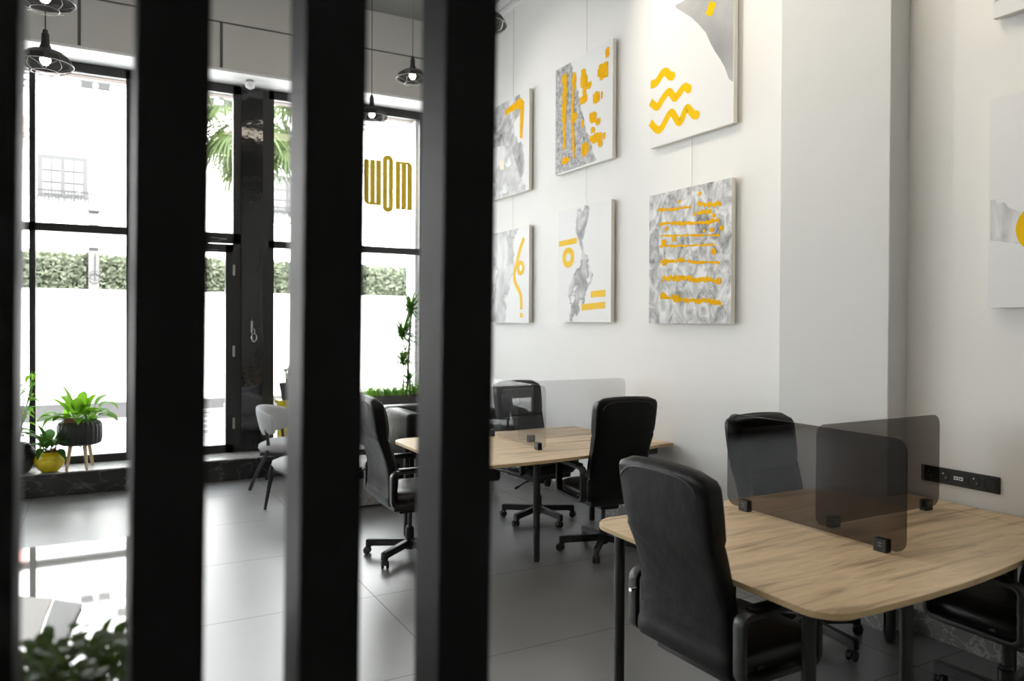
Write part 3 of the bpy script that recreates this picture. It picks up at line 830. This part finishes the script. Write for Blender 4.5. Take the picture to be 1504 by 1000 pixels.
# scattered blocks
t, fc = painting('canvas with scattered ochre blocks and two dripping ochre lines, upper row', 6.275, 5.34, 3.11, 4.14, 'canvas', (5.80, 4.14, 5.11))
g_ = MB(); flat_poly(g_, [(6.27,4.13),(6.009,4.13)] + rough_edge([(6.0,4.12),(5.93,3.95),(5.86,3.75),(5.79,3.55),(5.70,3.35),(5.58,3.12)], .012, 5) + [(6.27,3.12)]); g_.build('grey_wash', 'relief_speckle', fc, smooth=False, recalc=False)
s_ = Marks(); bl = [(5.46,5.38,4.10,3.985),(5.59,5.385,3.988,3.809),(5.843,5.745,4.019,3.929),(5.856,5.708,3.971,3.806),(5.813,5.74,3.841,3.739),(5.758,5.65,3.871,3.793),(5.861,5.713,3.777,3.677),(5.65,5.521,3.76,3.625),(5.519,5.485,3.734,3.646),(5.708,5.566,3.588,3.46),(5.601,5.509,3.508,3.433),(5.826,5.776,3.555,3.461),(5.678,5.596,3.452,3.38),(5.708,5.475,3.387,3.277),(5.566,5.475,3.313,3.227),(5.492,5.435,3.363,3.285),(5.831,5.684,3.342,3.189),(6.168,6.009,3.268,3.181),(6.009,5.881,3.654,3.54),(6.17,6.06,4.07,3.95),(5.99,5.90,4.04,3.84)]
for i, (a, b_, c_, d_) in enumerate(bl):
    my, mz = (a+b_)/2, (c_+d_)/2; a, b_, c_, d_ = my+(a-my)*.8, my+(b_-my)*.8, mz+(c_-mz)*.85, mz+(d_-mz)*.85
    blob(s_.new(), a, b_, d_, c_, i+3, PX-.0015-.00005*i)
ribbon(s_.new(), [(6.11,4.04),(6.105,3.93),(6.114,3.72),(6.11,3.60)], .075, rough=.25, cap=False, seed=4, x=PX-.003)
ribbon(s_.new(), [(6.11,3.62),(6.114,3.5),(6.109,3.335)], .045, rough=.4, cap=False, seed=5, x=PX-.0031)
ribbon(s_.new(), [(5.945,4.015),(5.957,3.82),(5.97,3.6),(5.952,3.4),(5.942,3.218)], .036, rough=.35, cap=False, seed=6, x=PX-.0032)
s_.build('painted_mark', 'yellow', fc, smooth=False, recalc=False)
# hook shape
t, fc = painting('canvas with an ochre hook shape on grey rock, upper row beside the slats', 7.66, 6.79, 3.055, 4.10, 'canvas', (7.21, 4.10, 5.11))
g_ = MB(); flat_poly(g_, [(7.65,4.09),(6.99,4.09)] + rough_edge([(7.0,4.06),(6.98,3.9),(7.12,3.80),(7.05,3.62),(6.93,3.55),(6.90,3.40),(6.86,3.28)], .016, 8) + [(6.95,3.20),(7.10,3.42),(7.2,3.6),(7.65,3.66)]); g_.build('grey_wash', 'relief_rock', fc, smooth=False, recalc=False)
g_ = MB(); flat_poly(g_, [(7.65,3.66),(7.2,3.6),(7.10,3.42),(6.95,3.20),(6.86,3.10),(6.86,3.06),(7.65,3.06)], PX-.0009); g_.build('pale_wash', 'relief_soft', fc, smooth=False, recalc=False)
s_ = Marks(); flat_poly(s_.new(), [(7.328,3.94),(7.319,4.005),(6.968,4.049),(6.895,3.986),(6.90,3.911),(6.935,3.61),(6.99,3.633),(6.982,3.935),(7.035,3.948),(7.2,3.95)], PX-.0016); s_.build('painted_mark', 'yellow', fc, smooth=False, recalc=False)
s_ = Marks(); flat_poly(s_.new(), [(7.444,3.478),(7.342,3.459),(7.342,3.358),(7.444,3.376)], PX-.0016); s_.build('cream_square', 'cream', fc, smooth=False, recalc=False)
# looping line
t, fc = painting('canvas with one looping pale yellow line and dot, lower row beside the slats', 7.66, 6.78, 1.68, 2.69, 'canvas', (7.21, 2.69, 3.06))
g_ = MB(); flat_poly(g_, [(7.65,2.68),(7.0,2.68)] + rough_edge([(7.05,2.66),(7.12,2.5),(7.1,2.3),(7.2,2.1),(7.25,1.9),(7.3,1.69)], .02, 9) + [(7.65,1.69)]); g_.build('grey_wash', 'relief_soft', fc, smooth=False, recalc=False)
s_ = Marks()
ribbon(s_.new(), [(6.885,2.565),(6.959,2.475),(7.007,2.387),(7.05,2.30),(7.09,2.22),(7.091,2.14),(7.03,2.06),(6.965,1.99),(6.941,1.91),(6.941,1.82)], .052, cap=False)
ribbon(s_.new(), [(6.958+.058*math.cos(a), 2.258+.056*math.sin(a)) for a in [2*PI*k/24 for k in range(25)]], .045, cap=False, n=1, x=PX-.0018)
flat_poly(s_.new(), [(6.966,1.784),(6.908,1.783),(6.908,1.734),(6.966,1.735)], PX-.0016)
s_.build('painted_mark', 'pale_yellow', fc, smooth=False, recalc=False)
# ring and bars
t, fc = painting('white canvas with a yellow ring, three bars and grey smoke, lower row', 6.215, 5.35, 1.69, 2.755, 'canvas', (5.80, 2.755, 3.11))
g_ = MB(); flat_poly(g_, rough_edge([(5.88,2.74),(5.70,2.74),(5.73,2.577),(5.797,2.40),(5.70,2.27),(5.639,2.153),(5.63,2.074),(5.744,1.961),(5.779,1.842),(5.943,1.713),(6.009,1.713),(5.981,1.846),(6.037,1.951),(5.943,2.121),(5.815,2.244),(5.833,2.406),(5.906,2.555),(5.88,2.74)], .012, 12, 5)[:-1]); g_.build('grey_wash', 'relief_smoke', fc, smooth=False, recalc=False)
s_ = Marks(); flat_poly(s_.new(), [(6.198,2.466),(5.888,2.474),(5.888,2.42),(6.198,2.414)], PX-.0016); flat_poly(s_.new(), [(5.656,1.968),(5.433,1.974),(5.433,1.913),(5.656,1.911)], PX-.0016); flat_poly(s_.new(), [(5.801,1.853),(5.433,1.869),(5.433,1.811),(5.801,1.795)], PX-.0016)
ribbon(s_.new(), [(6.033+.075*math.cos(a), 2.299+.068*math.sin(a)) for a in [2*PI*k/30 for k in range(31)]], .058, cap=False, n=1, x=PX-.0018)
s_.build('painted_mark', 'pale_yellow', fc, smooth=False, recalc=False)
# rows of ragged lines
t, fc = painting('grey veined canvas with seven ragged yellow rows, lower row', 4.83, 3.925, 1.68, 2.705, 'relief_ridge', (4.38, 2.705, 3.09))
s_ = Marks()
rows = [([(4.724,2.58),(4.542,2.562),(4.343,2.553)],.022),([(4.274,2.568),(4.156,2.548),(4.026,2.53)],.032),([(4.282,2.50),(4.2,2.50),(4.123,2.49)],.025),([(4.704,2.469),(4.505,2.452),(4.326,2.431),(4.189,2.421),(4.05,2.416)],.026),([(4.685,2.369),(4.505,2.354),(4.326,2.339),(4.042,2.313)],.014),([(4.704,2.29),(4.505,2.277),(4.257,2.259),(4.09,2.248)],.017),([(4.695,2.165),(4.505,2.163),(4.326,2.143),(4.042,2.115)],.020),([(4.665,2.034),(4.505,2.031),(4.326,2.016),(4.156,2.001),(4.026,1.98)],.036),([(4.685,1.892),(4.505,1.868),(4.326,1.851),(4.156,1.844),(4.018,1.823)],.034)]
for i, (p_, w_) in enumerate(rows): ribbon(s_.new(), p_, w_, n=9, rough=.75, seed=20+i, cap=False, x=PX-.0014-.00003*i)
rnd = random.Random(5)
for i, (a, b_, r_) in enumerate([(4.65,2.31,.03),(4.53,2.33,.02),(4.10,2.20,.026),(4.62,2.42,.02),(4.30,2.49,.014),(4.10,2.46,.018),(4.64,2.16,.03),(4.45,2.165,.022),(4.66,1.90,.03),(4.5,1.87,.034),(4.12,2.36,.018),(4.02,2.36,.02),(4.25,2.64,.016),(4.2,2.36,.012),(4.47,2.61,.014),(4.05,1.985,.026)]):
    blob(s_.new(), a-r_, a+r_, b_-r_, b_+r_, 60+i, PX-.0020-.00004*i)
s_.build('painted_mark', 'yellow', fc, smooth=False, recalc=False)
# two at the right edge
t, fc = painting('canvas cut off by the right photo edge with a yellow disc, lower', 2.178, 1.27, 1.765, 2.80, 'canvas')
g_ = MB(); flat_poly(g_, [(2.17,2.30)] + rough_edge([(2.16,2.30),(2.0,2.22),(1.8,2.20),(1.5,2.26),(1.28,2.3)], .01, 3) + [(1.28,2.05),(1.7,2.0),(2.17,2.10)]); g_.build('grey_wash', 'relief_soft', fc, smooth=False, recalc=False)
s_ = Marks(); m_ = s_.new(); vs = [m_.bm.verts.new((PX-.0016, 1.93+.12*math.cos(a), 2.14+.12*math.sin(a))) for a in [2*PI*k/40 for k in range(40)]]; m_.bm.faces.new(vs); s_.build('painted_mark', 'bright_yellow', fc, smooth=False, recalc=False)
t, fc = painting('pale lilac canvas in the upper right photo corner, only its corner showing', 2.168, 1.26, 3.195, 4.23, 'canvas')
g_ = MB(); flat_poly(g_, [(2.16,3.27),(1.27,3.45),(1.27,4.2),(2.16,4.2)]); g_.build('grey_wash', 'relief_cloud', fc, smooth=False, recalc=False)

# ------------------------------------------------------------------ pendant lamps
def make_pendant(label, x, y, zb, cable_top=CEIL):
    """zb: bulb height"""
    t = empty('pendant_lamp', label, 'lamp', (x, y, zb), 0, 'black cage pendant lamps')
    prof = [(.018, .165), (.022, .16), (.024, .10), (.036, .065), (.060, .055), (.095, .045), (.140, .012), (.158, -.022), (.160, -.03)]
    inner = [(r-.003 if r > .03 else r, z-.003) for r, z in reversed(prof[3:])]
    MB().lathe(prof + inner, n=12, cap=False).build('lamp_shade', 'shade', t, ang=20)
    MB().lathe([(.004, .19), (.014, .185), (.018, .16)], n=16).build('cord_grip', 'plastic', t)
    MB().cyl((0, 0, .185), (0, 0, cable_top-zb), .0035, n=6).build('cord', 'cord', t)
    MB().lathe([(.001, -.038), (.018, -.032), (.029, -.015), (.031, 0), (.026, .018), (.015, .035), (.013, .05)], n=20).build('bulb', 'bulb', t)
    wg = MB()
    for r_, z in ((.158, -.030), (.075, -.078)):
        wg.tube([(r_*math.cos(a), r_*math.sin(a), z) for a in [2*PI*i/28 for i in range(28)]], .0025, n=6, closed=True)
    for k in range(6):
        a = PI/3*k
        wg.tube(smooth_path([(.158*math.cos(a), .158*math.sin(a), -.03), (.125*math.cos(a+.3), .125*math.sin(a+.3), -.06), (.075*math.cos(a+.5), .075*math.sin(a+.5), -.078)], 4), .0023, n=6)
        wg.tube(smooth_path([(.158*math.cos(a), .158*math.sin(a), -.03), (.125*math.cos(a-.3), .125*math.sin(a-.3), -.06), (.075*math.cos(a-.5), .075*math.sin(a-.5), -.078)], 4), .0023, n=6)
    wg.build('wire_guard', 'grey_metal', t)
    MB().lathe([(.05, 0), (.05, -.02), (.01, -.035)], (0, 0, cable_top-zb), 20).build('ceiling_rose', 'plastic', t)
    return t
LAMPS = []
def pend(label, px_dir, d, zb):
    x, y = px_dir[0]*d, px_dir[1]*d
    LAMPS.append((x, y, zb))
    return (x, y, zb)
specs = [
 ('black cage pendant lamp in the left gap, whole, above the window mullion', (-.310, 5.573), 3.315),
 ('black cage pendant lamp cut by the top photo edge, left gap', (-.290, 5.18), 3.565),
 ('lower and nearer the sign of two pendants between slats, just above gold lettering', (2.35, 7.26), 3.74),
 ('higher of two pendants between the slats, right of the hanging cord', (2.66, 6.95), 4.08),
 ('black cage pendant lamp half hidden by rightmost slat, in front of picture wall', (2.20, 4.47), 3.66),
 ('black cage pendant lamp barely showing at the top photo edge above the door', (.64, 6.20), 4.32)]
p0 = make_pendant(specs[0][0], specs[0][1][0], specs[0][1][1], specs[0][2])
for lab, (x, y), z in specs[1:]:
    make_pendant(lab, x, y, z)

# ------------------------------------------------------------------ slat screen (front left)
SLW, SLD, PIT = .083, .095, .1985
tilt = math.radians(.55)
scr = empty('slat_screen', 'tall screen of four wide black vertical slats in the left foreground', 'slat screen', (0, 1.0, 0))
for k in range(4):
    o = MB().box(0, SLW, 0, SLD, -.74, 1.25).bevel(.002, 2).build('slat', 'slat', scr, ang=12)
    o.location = (.0325 + PIT*(k-1), 0, 1.68); o.rotation_euler = (0, tilt, 0)
MB().box(-.5, .62, -.02, .12, 0, .945).bevel(.004, 2).build('base', 'slat', scr, ang=12)
# ------------------------------------------------------------------ glossy counter with things on it
t = empty('reception_counter', 'glossy pale counter mirroring the window behind the left slats', 'counter', (0, 0, 0))
MB().box(-2.2, .12, 1.25, 2.95, .905, .93).bevel(.003, 2).build('counter_top', 'counter', t, ang=12)
MB().box(-2.1, .03, 1.40, 2.80, 0, .905).build('counter_body', 'white', t, smooth=False)
o = MB().prism([(-.30,2.50),(-.118,2.37),(-.135,2.07),(-.32,2.12)], .9305, .9335).build('paper_sheet', 'paper', smooth=False)
tag(o, 'blank white sheet of paper lying on the glossy counter', 'paper')
o = MB().prism([(-.112,2.34),(-.045,2.27),(-.085,1.95),(-.13,2.05)], .9305, .940).bevel(.002,1).build('reflection_slab', 'plastic', smooth=False)  # black slab put in as a dark reflection on the counter top
tag(o, 'small black slab standing in for a reflection beside the white paper on the counter', 'reflection slab')
# bushy plant near the screen
t = empty('bushy_plant', 'blurred dark green bushy plant in the bottom left corner, on the counter', 'plant', (-.045, 1.40, .93))
MB().lathe([(.055, 0), (.06, .005), (.075, .10), (.078, .105), (.070, .105), (.066, .09)], n=28).build('pot', 'pot_black', t)
MB().lathe([(.001, .088), (.066, .09), (.064, .086)], n=28).build('soil', 'soil', t)
fo = MB(); rnd = random.Random(21)
for i in range(620):
    a = rnd.uniform(0, 2*PI); r_ = .17*math.sqrt(rnd.random()); zz = .085 + rnd.uniform(0, .15)*(1-(r_/.19)**2) + .01
    fo.leaf((r_*math.cos(a), r_*math.sin(a), zz), (math.cos(a)*.8+rnd.uniform(-.5,.5), math.sin(a)*.8+rnd.uniform(-.5,.5), rnd.uniform(.1,.9)), rnd.uniform(.025,.045), rnd.uniform(.018,.03), bend=.8, seg=4)
for i in range(26):
    a = rnd.uniform(0, 2*PI); r_ = .14*math.sqrt(rnd.random())
    fo.tube([(0,0,.09), (r_*.5*math.cos(a), r_*.5*math.sin(a), .13), (r_*math.cos(a), r_*math.sin(a), .2)], .0015, n=4)
fo.build('foliage', 'leaf_shade', t, recalc=False)

# ------------------------------------------------------------------ plants on the ledge
LZ = SILL+.012
def broad_leaf(mb, base, az, el, stem, L, wd, bend, seed=0):
    r = random.Random(seed)
    d = Vector((math.cos(az)*math.cos(el), math.sin(az)*math.cos(el), math.sin(el)))
    p = Vector(base); pts = [p.copy()]
    for i in range(4): p = p+d*stem/4; d = (d+Vector((0,0,-.05))).normalized(); pts.append(p.copy())
    mb.tube(pts, .0028, n=5)
    mb.leaf(p, d, L, wd, bend=bend, seg=8, fold=.18, power=.75)
# big leafy plant on tripod
t = empty('potted_plant', 'broad-leaved green plant in black ribbed bowl on wooden tripod legs', 'potted plant', (-.19, 8.60, LZ))
MB().lathe([(.155,.235),(.185,.25),(.195,.30),(.195,.42),(.18,.455),(.165,.465),(.155,.45),(.15,.42)], n=120, lobes=26, amp=.022).build('bowl', 'pot_black', t)
MB().lathe([(.001,.435),(.155,.43),(.15,.42)], n=32).build('soil', 'soil', t)
MB().lathe([(.02,.43),(.04,.44),(.048,.48),(.04,.505),(.03,.50),(.028,.46)], (-.09,-.09,0), 20).build('small_clay_pot', 'terracotta', t)
for a in (-2.25, -1.2, .9):
    MB().cyl((.12*math.cos(a), .12*math.sin(a), .25), (.175*math.cos(a), .175*math.sin(a), 0), .020, .013, 14).build('leg', 'leg_wood', t)
fo = MB(); rnd = random.Random(4)
for i in range(40):
    az = 2*PI*i/40*7 + rnd.uniform(-.4, .4); el = rnd.uniform(.45, 1.45)
    broad_leaf(fo, (.05*math.cos(az), .05*math.sin(az), .43), az, el, rnd.uniform(.08,.22), rnd.uniform(.16,.28), rnd.uniform(.07,.12), rnd.uniform(.8,2.6), i)
fo.build('foliage', 'leaf', t, recalc=False)
# yellow pot
t = empty('potted_plant', 'dark green leafy plant in round glossy yellow pot on the ledge', 'potted plant', (-.44, 8.50, LZ))
MB().lathe([(.05,0),(.07,.004),(.115,.05),(.135,.105),(.130,.15),(.105,.185),(.085,.195),(.078,.19),(.085,.17)], n=40).build('pot', 'pot_yellow', t)
MB().lathe([(.001,.178),(.08,.176),(.08,.17)], n=24).build('soil', 'soil', t)
MB().lathe([(.02,.175),(.028,.18),(.032,.21),(.026,.225)], (.03,-.04,0), 16).build('small_clay_pot', 'terracotta', t)
fo = MB(); rnd = random.Random(8)
for i in range(26):
    az = 2*PI*i/26*5 + rnd.uniform(-.3, .3); el = rnd.uniform(.45, 1.4)
    broad_leaf(fo, (.02*math.cos(az), .02*math.sin(az), .175), az, el, rnd.uniform(.05,.16), rnd.uniform(.16,.23), rnd.uniform(.07,.10), rnd.uniform(.8,2.2), i)
fo.build('foliage', 'leaf_dark', t, recalc=False)
# ribbed dark round pot with tall stems
t = empty('potted_plant', 'tall climbing plant in dark ribbed round pot at far left of ledge', 'potted plant', (-.70, 8.54, LZ))
pr = [(.06, 0)]
for i in range(22):
    s_ = i/21; r0 = .06 + .095*math.sin(PI*(.1+.8*s_)); pr += [(r0, .01+.27*s_), (r0+.006, .01+.27*s_+.006)]
pr += [(.075, .29), (.07, .27)]
MB().lathe(pr, n=40).build('pot', 'pot_black', t, ang=80)
MB().lathe([(.001,.272),(.07,.27),(.068,.26)], n=24).build('soil', 'soil', t)
fo = MB(); rnd = random.Random(9)
for i in range(7):
    a = rnd.uniform(0, 2*PI); p_ = smooth_path([(0,0,.27), (.03*math.cos(a), .03*math.sin(a), .45), (.07*math.cos(a)+.02, .07*math.sin(a), .65), (.11*math.cos(a)+.03, .11*math.sin(a), rnd.uniform(.8, .98))], 6)
    fo.tube(p_, .004, n=5)
    for q in p_[3::2]:
        b_ = rnd.uniform(0, 2*PI)
        fo.leaf(q, (math.cos(b_), math.sin(b_), rnd.uniform(-.1,.6)), rnd.uniform(.10,.17), rnd.uniform(.04,.06), bend=rnd.uniform(.6,1.8), seg=6)
fo.build('foliage', 'leaf', t, recalc=False)
# succulent on yellow stand
t = empty('plant_stand', 'tall bright yellow square plant stand on the ledge behind grey chair', 'plant stand', (1.86, 8.66, LZ))
MB().box(-.14, .14, -.12, .12, .54, .58).bevel(.004, 2).build('top', 'yellow_box', t, ang=12)
MB().box(-.12, .12, -.10, .10, 0, .54).bevel(.004, 2).build('body', 'yellow_box', t, ang=12)
t = empty('potted_plant', 'small jade plant in black pot on the yellow stand', 'potted plant', (1.83, 8.64, LZ+.58))
MB().lathe([(.055,0),(.06,.003),(.09,.18),(.094,.19),(.085,.19),(.08,.17)], n=28).build('pot', 'pot_black', t)
MB().lathe([(.001,.172),(.08,.17),(.079,.165)], n=24).build('soil', 'soil', t)
fo = MB(); rnd = random.Random(10)
for i in range(14):
    a = rnd.uniform(0, 2*PI); e_ = Vector((.09*math.cos(a)*rnd.random(), .09*math.sin(a)*rnd.random(), rnd.uniform(.24, .36)))
    fo.tube([(0,0,.17), e_*.6+Vector((0,0,.06)), e_], .005, n=5)
    for k in range(8):
        b_ = rnd.uniform(0, 2*PI); fo.leaf(e_ + Vector((rnd.uniform(-.02,.02), rnd.uniform(-.02,.02), rnd.uniform(-.03,.03))), (math.cos(b_), math.sin(b_), .5), .04, .026, bend=.5, seg=4)
fo.build('foliage', 'leaf_dark', t, recalc=False)
t = empty('potted_plant', 'small spiky striped plant in front of the jade plant on yellow stand', 'potted plant', (1.93, 8.57, LZ+.58))
MB().lathe([(.028,0),(.03,.002),(.04,.06),(.036,.06),(.034,.05)], n=20).build('pot', 'pot_black', t)
fo = MB()
for i in range(22):
    a = 2*PI*i/22*3; fo.leaf((0,0,.05), (math.cos(a)*.5, math.sin(a)*.5, 1), rnd.uniform(.10,.17), .012, bend=rnd.uniform(.6,1.6), seg=6, power=.5)
fo.build('foliage', 'leaf_pale', t, recalc=False)

# ------------------------------------------------------------------ planter with dracaena
t = empty('trough_planter', 'charcoal trough planter of grasses and a tall dracaena, behind the black armchair', 'planter', (0, 0, 0))
MB().box(2.70, 3.52, 8.44, 8.80, LZ, .80).bevel(.006, 2).build('trough', 'planter', t, ang=12)
MB().box(2.72, 3.50, 8.46, 8.78, .80, .805).build('soil', 'soil', t, smooth=False)
fo = MB(); rnd = random.Random(12)
for i in range(420):
    x_ = rnd.uniform(2.72, 3.48); y_ = rnd.uniform(8.47, 8.74); a = rnd.uniform(0, 2*PI)
    fo.leaf((x_, y_, .80), (math.cos(a)*.7, math.sin(a)*.5, 1), rnd.uniform(.10,.30), .012, bend=rnd.uniform(.6,2), seg=5, power=.5)
fo.build('grass', 'leaf', t, recalc=False)
off = Matrix.Translation((3.23, 8.60, .805))
tr = MB(); tr.tube(smooth_path([(0,0,-.01),(.015,0,.3),(.03,.0,.6),(.05,0,1.0)],5), .012, n=8); tr.tube(smooth_path([(-.04,.02,-.01),(-.03,.02,.25),(-.045,.02,.45)],5), .010, n=8); tr.tube(smooth_path([(.03,-.02,-.01),(.03,-.02,.2),(-.06,-.02,.68)],5), .010, n=8); tr.xf(off).build('canes', 'bark', t)
fo = MB()
for (cx, cy, cz, n_, L_) in ((.05,0,1.0,34,.28),(-.06,-.02,.70,40,.34),(-.045,.02,.40,26,.28),(.03,0,.15,14,.2)):
    for i in range(int(n_*2.6)):
        a = 2*PI*i/n_*5+rnd.random(); el = rnd.uniform(-.1, 1.3)
        fo.leaf((cx, cy, cz+rnd.uniform(-.05,.04)), (math.cos(a)*math.cos(el), math.sin(a)*math.cos(el), math.sin(el)), L_*rnd.uniform(.75,1.25), .021, bend=rnd.uniform(.4,1.6), seg=6, power=.55)
fo.xf(off).build('dracaena_leaves', 'leaf_dark', t, recalc=False)

# ------------------------------------------------------------------ black sofa
t = empty('box_armchair', 'black leather box armchair below the trough planter', 'armchair', (2.51, 6.68, 0))
MB().box(0, 1.0, .02, .78, .10, .30).bevel(.02, 3).build('seat_base', 'leather', t)
MB().box(.16, .84, .0, .62, .30, .45).bevel(.035, 4).build('seat_cushion', 'leather_light', t)
MB().box(.0, 1.0, .60, .80, .30, .83).bevel(.035, 4).build('backrest', 'leather_light', t)
for x_ in (0, .84): MB().box(x_, x_+.16, -.01, .74, .10, .82).bevel(.035, 4).build('arm', 'leather', t)
for x_ in (.06, .94):
    for y_ in (.06, .72): MB().cyl((x_, y_, 0), (x_, y_, .10), .02, n=12).build('leg', 'chrome', t)

# low bench / pouf in front of the ledge
t = empty('ottoman', 'low grey woven ottoman with black top between the middle slats', 'ottoman', (1.35, 6.62, 0))
MB().box(.60, 1.06, .0, .60, .02, .27).bevel(.01, 2).build('body', 'weave', t)
MB().box(.59, 1.07, -.01, .61, .27, .375).bevel(.01, 2).build('top', 'leather', t)

# ------------------------------------------------------------------ lounge chairs
def lounge(label, x, y, rz):
    t = empty('lounge_chair', label, 'armchair', (x, y, 0), rz, 'grey lounge chairs with black legs')
    # faces +Y
    st = []
    for hwx, hy, z in ((.20,.20,.365),(.245,.24,.375),(.27,.262,.41),(.265,.258,.445),(.22,.21,.468),(.1,.1,.475)):
        st.append(sring(hwx, hy, 0, .02, z, 3.4, 36))
    MB().loft(st).build('seat', 'grey_fabric', t, ang=70)
    # wrap-around back : curved shell
    rg = []
    n = 26
    for i in range(n+1):
        a = -1.25 + 2.5*i/n
        R1 = .30; cx, cy = R1*math.sin(a)*1.02, -R1*math.cos(a)+.06
        hgt = .13*math.cos(a*.80)+.02; zc = .655+.02*math.cos(a)
        dirv = Vector((math.sin(a), -math.cos(a), 0)); ring = []
        for k in range(16):
            b_ = 2*PI*k/16; ca, sa = math.cos(b_), math.sin(b_)
            off = .028*math.copysign(abs(ca)**.8, ca); zz = hgt*math.copysign(abs(sa)**.7, sa)
            p = Vector((cx, cy, zc)) + dirv*(off + .05*(zz/.13)*.6) + Vector((0,0,zz)); ring.append(p)
        rg.append(ring)
    MB().loft(rg).build('backrest', 'grey_fabric', t, ang=80)
    prof = rrect(-.011, .011, -.016, .016, .005, 2)
    for s_ in (-1, 1):
        MB().sweep(smooth_path([(s_*.24, -.14, .70), (s_*.245, -.10, .42), (s_*.25, -.20, .20), (s_*.255, -.28, 0.004)], 6), prof).build('leg', 'black_metal', t)
        MB().sweep([(s_*.23, .22, .40), (s_*.245, .255, .20), (s_*.26, .285, .004)], prof, scale=[1.4, 1.1, .8]).build('leg', 'black_metal', t)
    fr = MB(); fr.box(-.23, .23, -.16, -.13, .34, .368); fr.box(-.24, .24, .20, .23, .345, .37)
    for s_ in (-1, 1): fr.box(s_*.24-.012, s_*.24+.012, -.18, .24, .345, .372)
    fr.build('frame', 'black_metal', t, smooth=False)
    return t
lounge('grey upholstered lounge chair with black legs, backrest in view, in front of the door panel', 1.66, 7.92, -PI/2-.5)
lounge('grey upholstered lounge chair of which only seat corner and black leg show', 1.62, 6.62+.16, PI/2+.25)

# ------------------------------------------------------------------ light
wd = bpy.data.worlds.new('World'); SC.world = wd; wd.use_nodes = True
bg = wd.node_tree.nodes['Background']; bg.inputs[0].default_value = (.93, .965, 1.0, 1); bg.inputs[1].default_value = 5.0
def light(kind, name, loc, energy, col=(1,1,1), rot=(0,0,0), **k):
    l = bpy.data.lights.new(name, kind); l.energy = energy; l.color = col
    for a, b_ in k.items(): setattr(l, a, b_)
    o = bpy.data.objects.new(name, l); C.objects.link(o); o.location = loc; o.rotation_euler = rot; return o
light('SUN', 'sun', (0, -5, 20), 20.0, (1, .97, .93), (math.radians(38), 0, math.radians(12)), angle=.02)
def aim(o, target):
    o.rotation_euler = (Vector(target)-o.location).to_track_quat('-Z', 'Y').to_euler()
for (loc, tgt, e, col) in [((2.3, 5.0, 5.05), (3.93, 4.0, 4.0), 95, (1, .90, .74)),
                           ((2.3, 2.8, 5.05), (3.93, 1.3, 3.6), 42, (1, .84, .58)),
                           ((2.3, 7.0, 5.05), (3.93, 6.2, 3.4), 30, (1, .96, .9))]:
    s_ = light('SPOT', 'spot_light', loc, e, col, spot_size=math.radians(75), spot_blend=.8, shadow_soft_size=.04); aim(s_, tgt)
# unseen area lights added under the ceiling to brighten the room
for loc, e in (((.5, 2.0, 5.2), 12), ((2.6, 3.0, 5.2), 20), ((1.0, 5.5, 5.2), 8)):
    a_ = light('AREA', 'ceiling_fill_light', loc, e, (1, .90, .74), shape='RECTANGLE', size=1.2, size_y=.6)

# ------------------------------------------------------------------ camera
cam = bpy.data.cameras.new('camera'); co = bpy.data.objects.new('camera', cam); C.objects.link(co)
cam.sensor_width = 36; cam.lens = 1110*36/1504
co.location = (0, 0, 1.68)
yaw = -math.radians(28.5); pitch = math.radians(-.5); roll = math.radians(.26)
co.rotation_euler = (Matrix.Rotation(yaw, 4, 'Z') @ Matrix.Rotation(math.radians(90)+pitch, 4, 'X') @ Matrix.Rotation(roll, 4, 'Z')).to_euler()
cam.shift_y = -16.3/1504
cam.clip_start = .05
cam.dof.use_dof = True; cam.dof.focus_distance = 4.2; cam.dof.aperture_fstop = 2.0
SC.camera = co
SC.view_settings.view_transform = 'Standard'; SC.view_settings.look = 'None'
SC.view_settings.gamma = 1; SC.view_settings.use_curve_mapping = False
SC.view_settings.exposure = .36
